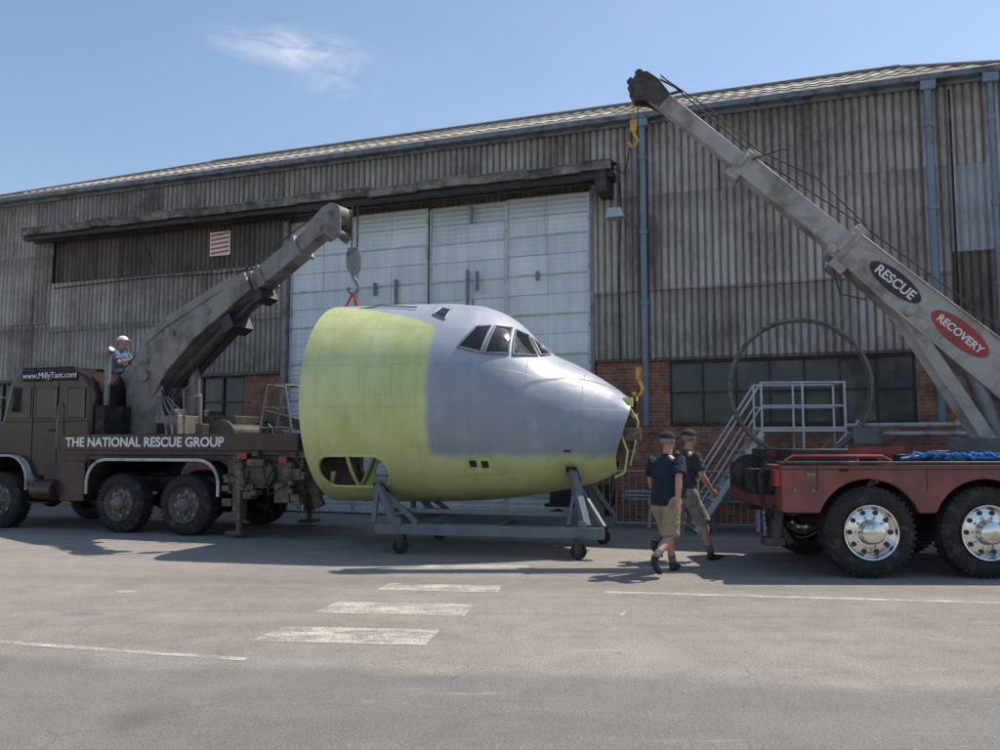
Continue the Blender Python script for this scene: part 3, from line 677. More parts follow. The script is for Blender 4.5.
for i in range(9):
    y=-1.2; z=.5+i*.08; a.tube([(2.3+.03*math.cos(k*math.pi/4),y+(.03*math.sin(k*math.pi/4) if i%2 else 0),z+(.045*math.sin(k*math.pi/4))) for k in range(8)],.009,5,True)
a.tube([(1.2,-1.28,1.35),(1.3,-1.34,1.0),(1.7,-1.34,.9),(1.9,-1.3,1.3)],.02); a.tube([(1.6,-1.28,1.3),(1.8,-1.33,.75),(2.2,-1.3,1.0)],.016)
a.obj('hanging_chains_and_hoses',m_dark,lt)
a=MB(); a.box(1.1,1.3,-1.3,-1.26,1.36,1.46); a.box(1.95,2.1,-1.3,-1.26,1.3,1.4); a.obj('rear_lamps',m_redbr,lt)
a=MB()
a.box(-.45,.30,-.25,1.1,1.56,2.15); a.cyl((.55,-.95,1.80),(.55,.2,1.80),.18); a.cyl((.55,-1.0,1.80),(.55,-.95,1.80),.26); a.cyl((.55,.2,1.80),(.55,.26,1.80),.26)
a.beam((.95,-.3,1.56),(.95,-.3,2.2),.12,.12); a.beam((.95,-.3,2.15),(2.15,-.1,1.85),.14,.2); a.box(1.95,2.3,-.45,.2,1.56,1.95)
a.box(-2.0,-1.0,.5,1.1,1.56,2.3)
for i in range(16):
    x=random.uniform(-.9,1.9); y=random.uniform(-1.1,-.4); h=random.uniform(.08,.32); s_=random.uniform(.04,.12); a.box(x-s_,x+s_,y-s_,y+s_,1.56,1.56+h)
a.box(-.95,-.75,-1.15,-.85,1.56,2.0); a.box(.1,.25,-1.15,-.95,1.56,1.98)
a.obj('recovery_body_machinery',m_mach,lt,bevel=.012)
a=MB()
for i in range(5): a.tube([(-.75+.13*i,-1.02,1.56),(-.78+.13*i,-1.04,2.0+.05*i),(-.9+.1*i,-1.0,2.35),(-1.05+.06*i,-.8,2.5)],.016)
a.tube([(1.3,-1.0,1.56),(1.5,-1.0,2.65),(1.85,-1.0,2.65),(2.05,-1.0,1.56)],.022); a.tube([(1.3,-.5,1.56),(1.5,-.5,2.65),(1.85,-.5,2.65),(2.05,-.5,1.56)],.022)
for z,d in((1.9,.06),(2.25,.12)): a.tube([(1.3+d,-1.0,z),(2.05-d,-1.0,z)],.014); a.tube([(1.3+d,-1.0,z),(1.3+d,-.5,z)],.014)
a.tube([(1.5,-1,2.65),(1.5,-.5,2.65)],.022); a.tube([(1.85,-1,2.65),(1.85,-.5,2.65)],.022)
a.tube([(-.2,-1.05,1.56),(-.25,-1.05,2.6),(.0,-1.05,2.75)],.018)
a.obj('deck_frames_and_controls',m_steel,lt)
def L(p): return MLi@Vector(p)
a=MB(); a.cyl((-1.55,0,1.5),(-1.55,0,1.9),.62,n=28)
a.prism([(-2.1,1.9),(-.95,1.9),(-1.1,2.6),(-1.35,3.15),(-1.95,3.15),(-2.15,2.6)],-.42,-.32); a.prism([(-2.1,1.9),(-.95,1.9),(-1.1,2.6),(-1.35,3.15),(-1.95,3.15),(-2.15,2.6)],.32,.42)
a.box(-2.05,-1.1,-.32,.32,1.9,2.3); a.cyl((-1.7,-.5,2.95),(-1.7,.5,2.95),.12)
a.box(-1.0,-.5,-.9,-.3,1.56,2.15)
a.obj('crane_turret',m_boomL,lt,bevel=.012)
a=MB()
for i in range(7):
    y=-.5-.05*i; x=-1.0+.08*i
    a.tube([(x,y,1.6),(x-.1-.02*i,y-.05,2.2),(x-.3,y*.8,2.7+.03*i),(x-.55,y*.7,2.85)],.016)
a.obj('hydraulic_hoses',m_black,lt)
P0=Vector((-6.95,16.55,3.0)); Q0=Vector((-2.58,14.02,5.70))
def frame(p,q):
    d=(q-p).normalized(); l=d.cross(Vector((0,0,1))).normalized(); u=l.cross(d).normalized()
    y=u.cross(d); return Matrix((( d.x,y.x,u.x,p.x),(d.y,y.y,u.y,p.y),(d.z,y.z,u.z,p.z),(0,0,0,1)))
BL=frame(P0,Q0); BLl=MLi@BL; LEN=(Q0-P0).length
a=MB()
hp_=[(-1.85,-.30),(-1.75,.12),(-.9,.26),(-.1,.30),(.35,.62),(1.1,.62),(2.9,.34),(3.3,.20),(3.3,-.17),(1.6,-.2),(.7,-.36),(.2,-.58),(-.6,-.72),(-1.3,-.62)]
a.prism(hp_,-.30,-.24); a.prism(hp_,.24,.30); a.prism([(x*.97,z*.9) for x,z in hp_],-.24,.24)
for x,z in((-1.4,-.2),(-.5,-.3),(.3,.1),(1.2,.2),(2.2,.05)): a.cyl((x,-.33,z),(x,.33,z),.06)
a.prism([(.4,.5),(1.05,.5),(2.7,.26),(2.7,.20),(1.0,.42),(.4,.42)],-.325,.325)
a.obj('boom_housing',m_boomL,lt,bevel=.015,matrix=BLl)
a=MB()
a.box(3.2,4.5,-.17,.17,-.18,.18); a.box(4.3,5.2,-.14,.14,-.145,.145)
for x in(3.3,3.5,4.45): a.box(x,x+.07,-.20,.20,-.21,.21)
a.prism([(1.3,.24),(3.3,.24),(3.3,.3),(1.3,.66)],-.04,.04)
a.obj('boom_extension',m_boomL,lt,bevel=.01,matrix=BLl)
a=MB(); hd=[(4.95,-.17),(4.95,.19),(5.3,.24),(5.5,.2),(5.62,.04),(5.55,-.18),(5.42,-.42),(5.24,-.42),(5.14,-.2)]
a.prism(hd,-.18,-.14); a.prism(hd,.14,.18); a.cyl((5.42,-.14,.03),(5.42,.14,.03),.17,n=24); a.cyl((5.33,-.2,-.32),(5.33,.2,-.32),.07); a.box(4.95,5.2,-.14,.14,-.16,.18)
for x,z in((5.1,.1),(5.1,-.08),(5.42,.03)): a.cyl((x,-.2,z),(x,.2,z),.035)
a.obj('boom_head',m_boomL,lt,bevel=.008,matrix=BLl)
a=MB(); a.cyl((.6,-.1,-.58),(2.5,-.1,-.34),.10); a.cyl((.6,.12,-.58),(2.5,.12,-.34),.10); a.cyl((2.5,-.1,-.34),(3.35,-.1,-.28),.055)
a.box(3.2,3.42,-.2,.2,-.40,-.18); a.box(2.35,2.6,-.25,.25,-.52,-.22)
a.obj('boom_rams',m_dark,lt,bevel=.006,matrix=BLl)
a=MB(); a.tube([BLl@Vector((-1.0,-.1,.42)),BLl@Vector((1.0,-.1,.74)),BLl@Vector((3.3,-.1,.36)),BLl@Vector((5.4,-.1,.25))],.012)
hx=Vector((-2.50,13.98,0))
for dx in(-.04,.05): a.tube([L((hx.x+dx,hx.y,5.7)),L((hx.x+dx,hx.y,4.95))],.012)
a.obj('boom_cable',m_dark,lt)
a=MB(); tgt=BLl@Vector((1.2,0,-.35)); a.cyl((-.85,0,1.75),tuple(tgt),.11); a.cyl((-.85,.0,1.75),tuple(Vector((-.85,0,1.75)).lerp(tgt,.55)),.15); a.obj('lifting_ram',m_steel,lt)
hb_=empty('crane_hook_block',Matrix.Translation((-2.50,13.98,-.02)))
a=MB(); blk=[(-.08,4.98),(.08,4.98),(.12,4.85),(.11,4.62),(.05,4.52),(-.05,4.52),(-.11,4.62),(-.12,4.85)]
a.prism(blk,-.07,-.035); a.prism(blk,.035,.07)
a.cyl((0,-.035,4.76),(0,.035,4.76),.13,n=20); a.cyl((0,-.09,4.76),(0,.09,4.76),.03); a.cyl((0,0,4.55),(0,0,4.44),.035)
a.tube([(0,0,4.46),(.05,0,4.40),(.09,0,4.30),(.05,0,4.20),(-.02,0,4.18),(-.08,0,4.24),(-.08,0,4.30)],.032)
a.obj('block_and_hook',m_steel,hb_,bevel=.004)
a=MB(); a.tube([(0,0,4.2),(-.14,-.05,3.91)],.018); a.tube([(0,0,4.2),(.02,.4,3.89)],.018); a.tube([(0,0,4.2),(.10,-.05,3.93)],.018); a.obj('slings',m_redsling,hb_)

# ------------------------------------------------------------------ right recovery truck
MR=TR(4.49,11.35,0,-1.0); MRi=MR.inverted(); rt=empty('recovery_crane_truck',MR)
ty=MB(); rm=MB(); dk=MB()
for x in(0,1.40,6.2):
    wheel(ty,rm,dk,(x,-1.25,.55),.55,.34,1,True); wheel(ty,rm,dk,(x,1.25,.55),.55,.34,-1,True)
ty.obj('tyres',m_black,rt); rm.obj('wheel_rims',m_chrome,rt); dk.obj('wheel_hand_holes',m_dark,rt)
def archpts(cx,r,zb,n=12):
    a0=math.asin(max(-1,min(1,(zb-.55)/r)))
    return [(cx+r*math.cos(math.pi-a0-(math.pi-2*a0)*i/n),.55+r*math.sin(math.pi-a0-(math.pi-2*a0)*i/n)) for i in range(n+1)]
zb=.78; pts=[(-1.05,1.36),(-1.05,.80),(-.98,zb)]+archpts(0,.64,zb)+archpts(1.40,.64,zb)+[(5.2,zb),(5.2,1.36)]
a=MB(); a.prism(pts,-1.22,-1.15); a.prism(pts,1.15,1.22)
a.box(-1.05,-.98,-1.15,1.15,.80,1.36)
a.obj('side_bodywork',m_red,rt,bevel=.012)
a=MB()
for x in(-.62,.7,2.2,3.2): a.box(x-.004,x+.004,-1.224,-1.21,1.05,1.35)
for x in(-.3,2.9): a.box(x-.05,x+.05,-1.24,-1.22,1.28,1.31)
a.box(-1.04,5.2,-1.226,-1.21,1.30,1.308)
a.obj('panel_gaps_and_hinges',m_black,rt)
a=MB(); a.box(-.98,5.2,-1.15,1.15,1.22,1.32); a.box(-1.0,8.5,-.5,-.36,.7,.98); a.box(-1.0,8.5,.36,.5,.7,.98)
for x in(0,1.4,6.2): a.cyl((x,-1.0,.55),(x,1.0,.55),.12)
a.box(-1.09,5.2,-1.25,-1.10,1.365,1.40); a.box(-.8,-.1,-.9,.9,1.32,1.55)
a.box(-1.12,-1.052,-.95,.95,1.02,1.2)
a.beam((-1.0,-.9,.85),(-1.06,-.9,.40),.12,.14); a.beam((-1.0,-.7,.7),(-.8,-.75,.36),.09,.09); a.box(-1.2,-.95,-1.0,-.8,.36,.46)
for i in range(12):
    x=random.uniform(-.6,2.2); y=random.uniform(-.6,.6); s_=random.uniform(.05,.14); a.box(x-s_,x+s_,y-s_,y+s_,1.32,1.42+random.uniform(0,.14))
a.obj('deck_and_chassis',m_dark,rt,bevel=.01)
a=MB(); a.tube([(-.95,-1.05,1.40),(-.85,-1.05,1.46),(.25,-1.05,1.46),(.35,-1.05,1.40)],.02); a.beam((-.9,-.2,1.48),(.9,-.2,1.54),.10,.08)
a.obj('red_deck_bars',m_redbr,rt)
a=MB(); 
for i in range(7):
    x=.62+.14*i; z=1.42+.03*random.random()
    a.tube([(x,-1.02,z),(x+.05,-1.0-.05*random.random(),z+.06),(x+.16,-.96,z+.03),(x+.26,-1.04,z+.05),(x+.34,-1.02,z)],.02)
a.tube([(.5,-1.0,1.43),(.9,-.9,1.47),(1.5,-1.05,1.44),(2.1,-.9,1.46)],.018)
a.obj('blue_straps',m_blue,rt)
a=MB()
a.revy((-1.15,-.35,1.22),[(0,.10),(0,.22),(.03,.26),(.15,.26),(.18,.22),(.18,.10)],30); a.box(-1.3,-1.05,-.9,-.5,.98,1.3)
a.tube([(-1.12,-.95,1.5),(-1.25,-.98,1.2),(-1.2,-.98,.85),(-1.08,-.9,.7)],.03); a.obj('rear_stowage',m_black,rt)
a=MB(); a.box(-1.115,-1.05,-1.18,-1.0,1.1,1.3); a.obj('tail_lamps',m_redbr,rt)
a=MB(); a.box(-.75,-.65,-1.235,-1.22,1.22,1.26)
for x in(-.9,-.68): a.cyl((x,-1.222,1.05),(x,-1.24,1.05),.02)
a.box(2.5,5.1,-1.235,-1.22,1.0,1.02); a.obj('side_fittings',m_steel,rt)
a=MB(); a.prism([(5.4,.8),(5.4,2.9),(5.55,3.1),(7.6,3.1),(7.75,2.0),(7.8,.8),(6.95,.8),(6.8,1.1),(6.4,1.28),(6.0,1.28),(5.65,1.1),(5.5,.8)],-1.2,1.2); a.obj('cab',m_red,rt,bevel=.04)
a=MB(); a.prism([(6.1,2.0),(6.1,2.8),(7.2,2.8),(7.5,2.0)],-1.215,-1.2); a.obj('cab_window',m_glass,rt)
Tt=Vector((2.30,12.9,7.35)); Bt=Vector((7.9,11.45,1.80)); BR=frame(Bt,Tt); BRl=MRi@BR; LR=(Tt-Bt).length
ysg = -1 if (BR.to_3x3()@Vector((0,1,0))).y>0 else 1
def sec(t0,t1): return LR*(1-t1),LR*(1-t0)
a=MB(); x0,x1=sec(.50,1.03)
a.prism([(x0,-.36),(x1-1.0,-.30),(x1,-.23),(x1,.22),(x1-1.0,.24),(x0,.34)],-.22,.22)
a.prism([(x0,-.375),(x1-1.0,-.315),(x1,-.245),(x1,-.215),(x1-1.0,-.27),(x0,-.33)],-.245,.245); a.prism([(x0,.355),(x1-1.0,.255),(x1,.235),(x1,.205),(x1-1.0,.225),(x0,.325)],-.245,.245)
a.obj('boom_base_section',m_boomR,rt,bevel=.012,matrix=BRl)
a=MB(); x0,x1=sec(.25,.52); a.box(x0,x1,-.17,.17,-.17,.17)
x0,x1=sec(.02,.27); a.box(x0,x1,-.125,.125,-.125,.125)
a.obj('boom_extensions',m_boomR,rt,bevel=.012,matrix=BRl)
a=MB()
for tt,h in((.505,.27),(.26,.205)):
    x=LR*(1-tt); a.box(x-.1,x+.08,-h+.03,h-.03,-h,h); a.box(x-.02,x+.04,-h-.03,h+.03,-h*.6,h*.6)
x=LR*(1-.5); a.box(x-.15,x+.02,-.2,.2,.24,.34); a.box(x-.3,x-.05,-.24,.24,-.40,-.26)
a.cyl((x+.05,-.3,-.2),(x+.05,.3,-.2),.07)
x=LR*(1-.27); a.box(x-.02,x+.2,-.16,.16,-.28,-.19); a.box(x-.12,x+.1,-.1,.1,.19,.27)
a.obj('boom_collars',m_boomR,rt,bevel=.01,matrix=BRl)
a=MB(); x=LR-.05
hd=[(x-.42,-.13),(x-.42,.13),(x-.12,.20),(x+.12,.18),(x+.22,.0),(x+.17,-.22),(x-.02,-.30),(x-.22,-.17)]
a.prism(hd,-.16,-.12); a.prism(hd,.12,.16); a.cyl((x+.05,-.12,.03),(x+.05,.12,.03),.17,n=24); a.cyl((x-.02,-.18,-.16),(x-.02,.18,-.16),.09)
a.beam((x-.35,0,.12),(x-.5,0,.32),.04,.04); a.beam((x-.5,0,.32),(x-.08,0,.24),.03,.03); a.box(x+.1,x+.3,-.05,.05,-.12,-.02); a.cyl((x+.22,-.08,.1),(x+.22,.08,.1),.07)
a.obj('boom_head',m_mach,rt,bevel=.008,matrix=BRl)
a=MB(); 
a.tube([(LR-.1,0,.3),(LR*.74,0,.23),(LR*.5,0,.40)],.012); a.tube([(LR*.5,0,.40),(LR*.3,0,.46),(.4,0,.5)],.012)
a.tube([(LR-.2,.05,.28),(LR*.86,.05,.34),(LR*.74,.05,.30),(LR*.62,.05,.52),(LR*.49,.05,.42)],.010)
a.tube([(LR*.5,ysg*.22,-.3),(LR*.44,ysg*.24,-.62),(LR*.40,ysg*.24,-.45)],.012)
a.tube([(LR*.73,ysg*.2,.1),(LR*.70,ysg*.2,.5),(LR*.69,ysg*.2,.55)],.01)
a.obj('boom_cables',m_dark,rt,matrix=BRl)
def logo(xc,zc,rx,rz,m,body,size,tm):
    b=MB(); n=32; b.prism([(xc+rx*math.cos(2*math.pi*i/n),zc+rz*math.sin(2*math.pi*i/n)) for i in range(n)],ysg*.221,ysg*.227)
    b.obj('logo_plate',m,rt,matrix=BRl,smooth=False)
    R=Matrix(((-1,0,0,xc),(0,0,ysg,ysg*.229),(0,1,0,zc-size*.33),(0,0,0,1)))
    text('logo_lettering',body,size,tm,rt,BRl@R,align='CENTER',bold=.004)
logo(LR*(1-.615),.0,.44,.15,mat('logo_dark',(.05,.02,.025),.5),'RESCUE',.19,m_white)
logo(LR*(1-.755),.0,.47,.17,m_redbr,'RECOVERY',.15,m_white)
a=MB(); p=MRi@Vector((5.85,12.0,3.50)); q=MRi@Vector((6.75,11.5,1.45))
a.beam(p+Vector((0,-.12,0)),q+Vector((0,-.28,0)),.10,.17); a.beam(p+Vector((0,.14,0)),q+Vector((0,.0,0)),.10,.15)
a.cyl(tuple(p-Vector((0,.3,0))),tuple(p+Vector((0,.3,0))),.07)
a.obj('boom_support_strut',m_boomR,rt,bevel=.01)
a=MB(); a.cyl(tuple(q+Vector((.2,0,.0))),tuple((MRi@Vector((6.6,11.75,3.0)))),.12); a.box(q.x-.3,q.x+2.0,-.7,.7,1.32,1.7); a.prism([(q.x+.4,1.7),(q.x+2.0,1.7),(q.x+1.6,2.5),(q.x+.9,2.5)],-.4,.4)
a.tube([(q.x-.2,-.75,1.4),(q.x-.1,-.8,1.7),(q.x+.5,-.78,1.75),(q.x+.8,-.75,1.4)],.03)
a.obj('crane_base',m_steel,rt,bevel=.015)
nh=empty('crane_hook_and_sling',Matrix.Translation((2.14,12.95,0)))
a=MB()
a.box(-.05,.05,-.03,.03,6.62,6.80)
a.tube([(0,0,6.62),(.03,0,6.55),(.07,0,6.46),(.03,0,6.38),(-.04,0,6.37),(-.08,0,6.44)],.024); a.tube([(.03,0,2.62),(.06,0,2.56),(.09,0,2.46),(.05,0,2.38),(-.02,0,2.36),(-.06,0,2.42)],.026)
a.box(-.01,.07,-.03,.03,2.62,2.82)
for i in range(7):
    z=6.82+i*.055; rr=(.018,0) if i%2 else (0,.018); a.tube([(rr[0]*math.cos(k*math.pi/4)*1.2,rr[1]*math.cos(k*math.pi/4)*1.2,z+.034*math.sin(k*math.pi/4)) for k in range(8)],.007,5,True)
a.obj('hooks',m_yhook,nh)
a=MB(); a.cyl((.03,0,2.8),(.08,0,7.2),.009,n=6); a.tube([(.0,0,2.38),(-.04,-.2,2.26),(-.1,-.25,1.95)],.02); a.tube([(.0,0,2.38),(.0,.2,2.26),(-.1,.25,1.95)],.02)
a.obj('lifting_wire',m_dark,nh)

# ------------------------------------------------------------------ ring, steps, barriers, clutter
hoop=empty('steel_ring_frame',TR(5.35,14.75,0,-8))
a=MB(); cz=2.62; R_=1.22
a.tube([(R_*math.cos(2*math.pi*k/72),0,cz+R_*math.sin(2*math.pi*k/72)) for k in range(72)],.035,8,True); a.obj('ring',mat('ring_metal',(.19,.19,.15),.5,.3,dirt=(.1,.08,.05)),hoop)
a=MB(); a.tube([(R_*.965*math.cos(2*math.pi*k/72),.05,cz+R_*.965*math.sin(2*math.pi*k/72)) for k in range(72)],.012,6,True)
a.prism([(-.35,0),(.35,0),(.22,1.36),(-.22,1.36)],-.35,-.3); a.prism([(-.35,0),(.35,0),(.22,1.36),(-.22,1.36)],.3,.35); a.box(-.3,.3,-.3,.3,1.28,1.38)
a.box(.85,1.35,-.1,.1,1.62,1.9); a.beam((1.1,0,0),(1.1,0,1.62),.06,.06)
a.obj('ring_stand',m_steel,hoop,bevel=.006)
st=empty('access_steps',TR(4.75,15.3,0,-6))
a=MB()
for y in(-.35,.35):
    for x in(0,.72,1.45): a.tube([(x,y,0),(x,y,2.72)],.022)
    for z in(2.72,2.3,1.9): a.tube([(0,y,z),(1.45,y,z)],.02)
    a.tube([(0,y,.1),(1.45,y,1.8)],.018); a.tube([(0,y,1.0),(1.45,y,1.0)],.018); a.tube([(1.45,y,.1),(.72,y,1.0)],.018)
    a.tube([(-1.15,y,.0),(-1.15,y,.95),(0,y,2.72)],.02); a.tube([(-1.15,y,.5),(0,y,2.3)],.016)
    a.beam((-1.2,y,.05),(0,y,1.82),.03,.10)
a.tube([(1.45,-.35,2.72),(1.45,.35,2.72)],.02); a.box(-.02,1.47,-.36,.36,1.84,1.88)
for i in range(8):
    f=(i+.5)/8; a.box(-1.2+1.2*f-.1,-1.2+1.2*f+.1,-.34,.34,.05+1.77*f,.08+1.77*f)
a.obj('steps_and_handrails',mat('pale_galvanised_tube',(.58,.59,.60),.45,.2,var=.12),st)
def barrier(name,M,w=2.0):
    e=empty(name,M); a=MB(); a.tube([(0,0,.12),(0,0,1.1),(w,0,1.1),(w,0,.12)],.02,8,True)
    for i in range(1,16): a.tube([(w*i/16,0,.12),(w*i/16,0,1.1)],.008,6)
    for x in(.25,w-.25): a.beam((x,-.25,.02),(x,.25,.02),.05,.02); a.tube([(x,0,.02),(x,0,.12)],.015)
    a.obj('rails',m_galv,e)
barrier('crowd_barrier',TR(1.75,16.2,0,-14)); barrier('crowd_barrier',TR(3.75,15.75,0,-10)); barrier('crowd_barrier',TR(5.9,15.4,0,-8)); barrier('crowd_barrier',TR(7.9,15.0,0,-12))
pr=empty('stacked_pipe_rack',TR(6.2,14.9,0,-19))
a=MB()
for z in(1.95,1.80): a.tube([(0,0,z),(3.6,0,z)],.04)
for x in(.2,1.8,3.4): a.beam((x,.1,0),(x,.1,2.05),.06,.06)
a.obj('pipes',m_pale,pr)
a=MB(); 
for i in range(3): a.box(.3+1.1*i,1.2+1.1*i,.2,.8,0,.5+.3*random.random())
a.obj('crates',m_rust,pr,bevel=.01)
cl=empty('equipment_trolley',TR(.9,17.0,0,-18)); a=MB()
a.box(0,1.3,0,.6,.35,.42); a.box(.1,.7,.05,.55,.42,1.0); a.box(.8,1.25,.1,.5,.42,.8)
for x in(.15,1.15):
    for y in(.05,.55): a.cyl((x,y-.03,.14),(x,y+.03,.14),.14)
a.tube([(1.3,.05,.4),(1.45,.05,1.3),(1.45,.55,1.3),(1.3,.55,.4)],.02); a.obj('trolley',m_dark,cl,bevel=.01)
tr_=empty('scaffold_tube_stack',TR(2.5,16.55,0,-19.65)); a=MB()
for i in range(9): a.tube([(random.uniform(-.1,.1),-.05-.06*(i%3),.55+.07*(i//3)),(3.0+random.uniform(-.2,.2),-.05-.06*(i%3),.55+.07*(i//3)+random.uniform(-.02,.02))],.024)
for x in(.5,2.5):
    a.beam((x,-.35,0),(x,-.1,.52),.05,.05); a.beam((x,.15,0),(x,-.1,.52),.05,.05); a.beam((x,-.3,.50),(x,.12,.50),.06,.05)
a.obj('tubes_on_trestles',m_galv,tr_)

# ------------------------------------------------------------------ people
m_skin=mat('skin',(.46,.245,.17),.5,0,var=.12,scale=10)
m_hair=mat('grey_hair',(.22,.19,.16),.8,scale=40,var=.4)
m_navy=mat('navy_cotton',(.014,.018,.040),.95,0,var=.4,scale=6,bump=.3)
m_char=mat('dark_cotton',(.035,.037,.042),.95,0,var=.35,scale=6,bump=.3)
m_khaki=mat('khaki_cotton',(.30,.24,.155),.9,0,var=.25,scale=7,bump=.3)
m_grey=mat('grey_trousers',(.22,.20,.17),.9,0,var=.25,scale=7,bump=.3)
m_shoe=mat('dark_shoe',(.02,.02,.02),.6)
m_green=mat('dark_cap_cotton',(.028,.030,.030),.9,scale=8)
m_sock=mat('sock',(.12,.12,.12),.9); m_eye=mat('eye_white',(.7,.7,.68),.3); m_pup=mat('pupil',(.03,.02,.015),.3); m_lip=mat('lip',(.38,.15,.12),.5)
m_ltblue=mat('blue_overall',(.10,.14,.22),.9)
def hand(mb,wr,dirv,side,palm_n,curl=.5):
    wr=Vector(wr); d=Vector(dirv).normalized(); sd=Vector(side); sd=(sd-d*sd.dot(d)).normalized(); pn=Vector(palm_n); pn=(pn-d*pn.dot(d)-sd*pn.dot(sd)).normalized()
    mb.loft([wr-d*.02,wr+d*.02,wr+d*.06,wr+d*.095],[(.022,.027),(.020,.034),(.018,.042),(.014,.040)],side=tuple(sd),n=12)
    for k,(o,l) in enumerate(((-.030,.066),(-.010,.078),(.010,.074),(.029,.058))):
        p=wr+d*.085+sd*o; pts=[p]; a_=0
        for sgm in(.42,.32,.26):
            a_+=curl*.55; pts.append(pts[-1]+(d*math.cos(a_)+pn*math.sin(a_))*l*sgm)
        mb.tubev(pts,[.0095,.009,.008,.0065],8)
    p=wr+d*.03-sd*.03; mb.tubev([p,p-sd*.025+d*.03+pn*.012,p-sd*.028+d*.058+pn*.025,p-sd*.022+d*.08+pn*.034],[.013,.011,.0095,.007],8)
def head(e,c,yaw,cap=None,hair=m_hair,tilt=0):
    H=Matrix.Translation(c)@Matrix.Rotation(rad(yaw),4,'Z')@Matrix.Rotation(rad(tilt),4,'Y')
    b=MB(); b.ball((-.012,0,.03),.1,(.98,.79,.92)); b.loft([(.02,0,.03),(.035,0,-.04),(.045,0,-.095),(.045,0,-.115)],[(.075,.068),(.066,.062),(.042,.042),(.02,.022)],side=(0,1,0),n=18)
    b.loft([(.083,0,.025),(.104,0,-.012),(.108,0,-.025),(.09,0,-.036)],[(.01,.009),(.014,.013),(.013,.017),(.01,.012)],n=10)
    b.ball((.078,0,.035),.02,(.8,2.6,.6)); b.ball((.085,0,-.062),.017,(.8,1.5,.6)); b.ball((.078,0,-.098),.02,(.9,1.2,.8))
    b.loft([(-.03,0,-.16),(-.015,0,-.08),(-.005,0,-.02)],[.06,.058,.06],n=16)
    b.obj('head',m_skin,e,remesh=.007,sm=3,matrix=H)
    b=MB()
    for s_ in(-1,1): b.loft([(-.012,s_*.074,-.022),(-.015,s_*.088,.0),(-.018,s_*.09,.025),(-.018,s_*.08,.035)],[(.016,.006),(.022,.008),(.02,.008),(.01,.004)],n=12)
    b.obj('ears',m_skin,e,matrix=H)
    b=MB(); b2=MB()
    for s_ in(-1,1): b.ball((.079,s_*.031,.012),.012); b2.ball((.0895,s_*.031,.012),.0045)
    b.obj('eyes',m_eye,e,matrix=H); b2.obj('pupils',m_pup,e,matrix=H)
    b=MB(); b.ball((.097,0,-.060),.016,(.4,1.6,.35)); b.obj('mouth',m_lip,e,matrix=H)
    b=MB(); b.ball((-.020,0,.028),.106,(1.0,.80,.93)); o=b.obj('hair',hair,e,matrix=H@Matrix.Translation((-.012,0,.012)))
    bm=bmesh.new(); bm.from_mesh(o.data)
    dl=[v for v in bm.verts if v.co.z<-.045 or (v.co.x>.035 and v.co.z<.085) or (v.co.x>-.01 and v.co.z<.02)]
    bmesh.ops.delete(bm,geom=dl,context='VERTS'); bm.to_mesh(o.data); bm.free()
    if cap:
        b=MB(); vs=[];fs=[]; nu,nv=28,8
        for i in range(nv+1):
            th=math.pi/2*i/nv*1.02
            for k in range(nu):
                a_=2*math.pi*k/nu; vs.append((-.022+.116*math.sin(th)*math.cos(a_),.097*math.sin(th)*math.sin(a_),.052+.092*math.cos(th)))
        for i in range(nv):
            for k in range(nu): fs.append((i*nu+k,(i+1)*nu+k,(i+1)*nu+(k+1)%nu,i*nu+(k+1)%nu))
        b.add(vs,fs)
        n=12; top=[]
        for i in range(n+1):
            a_=rad(-72+144*i/n); top.append((.055+.115*math.cos(a_),.082*math.sin(a_)))
        poly=top+[( .045,top[-1][1]*.9),(.045,top[0][1]*.9)]
        m_=len(poly); b.add([(x,y,.056-.10*(x-.05)) for x,y in poly]+[(x,y,.050-.10*(x-.05)) for x,y in poly],[tuple(range(m_)),tuple(range(2*m_-1,m_-1,-1))]+[(i,(i+1)%m_,m_+(i+1)%m_,m_+i) for i in range(m_)])
        b.obj('cap',cap,e,matrix=H)
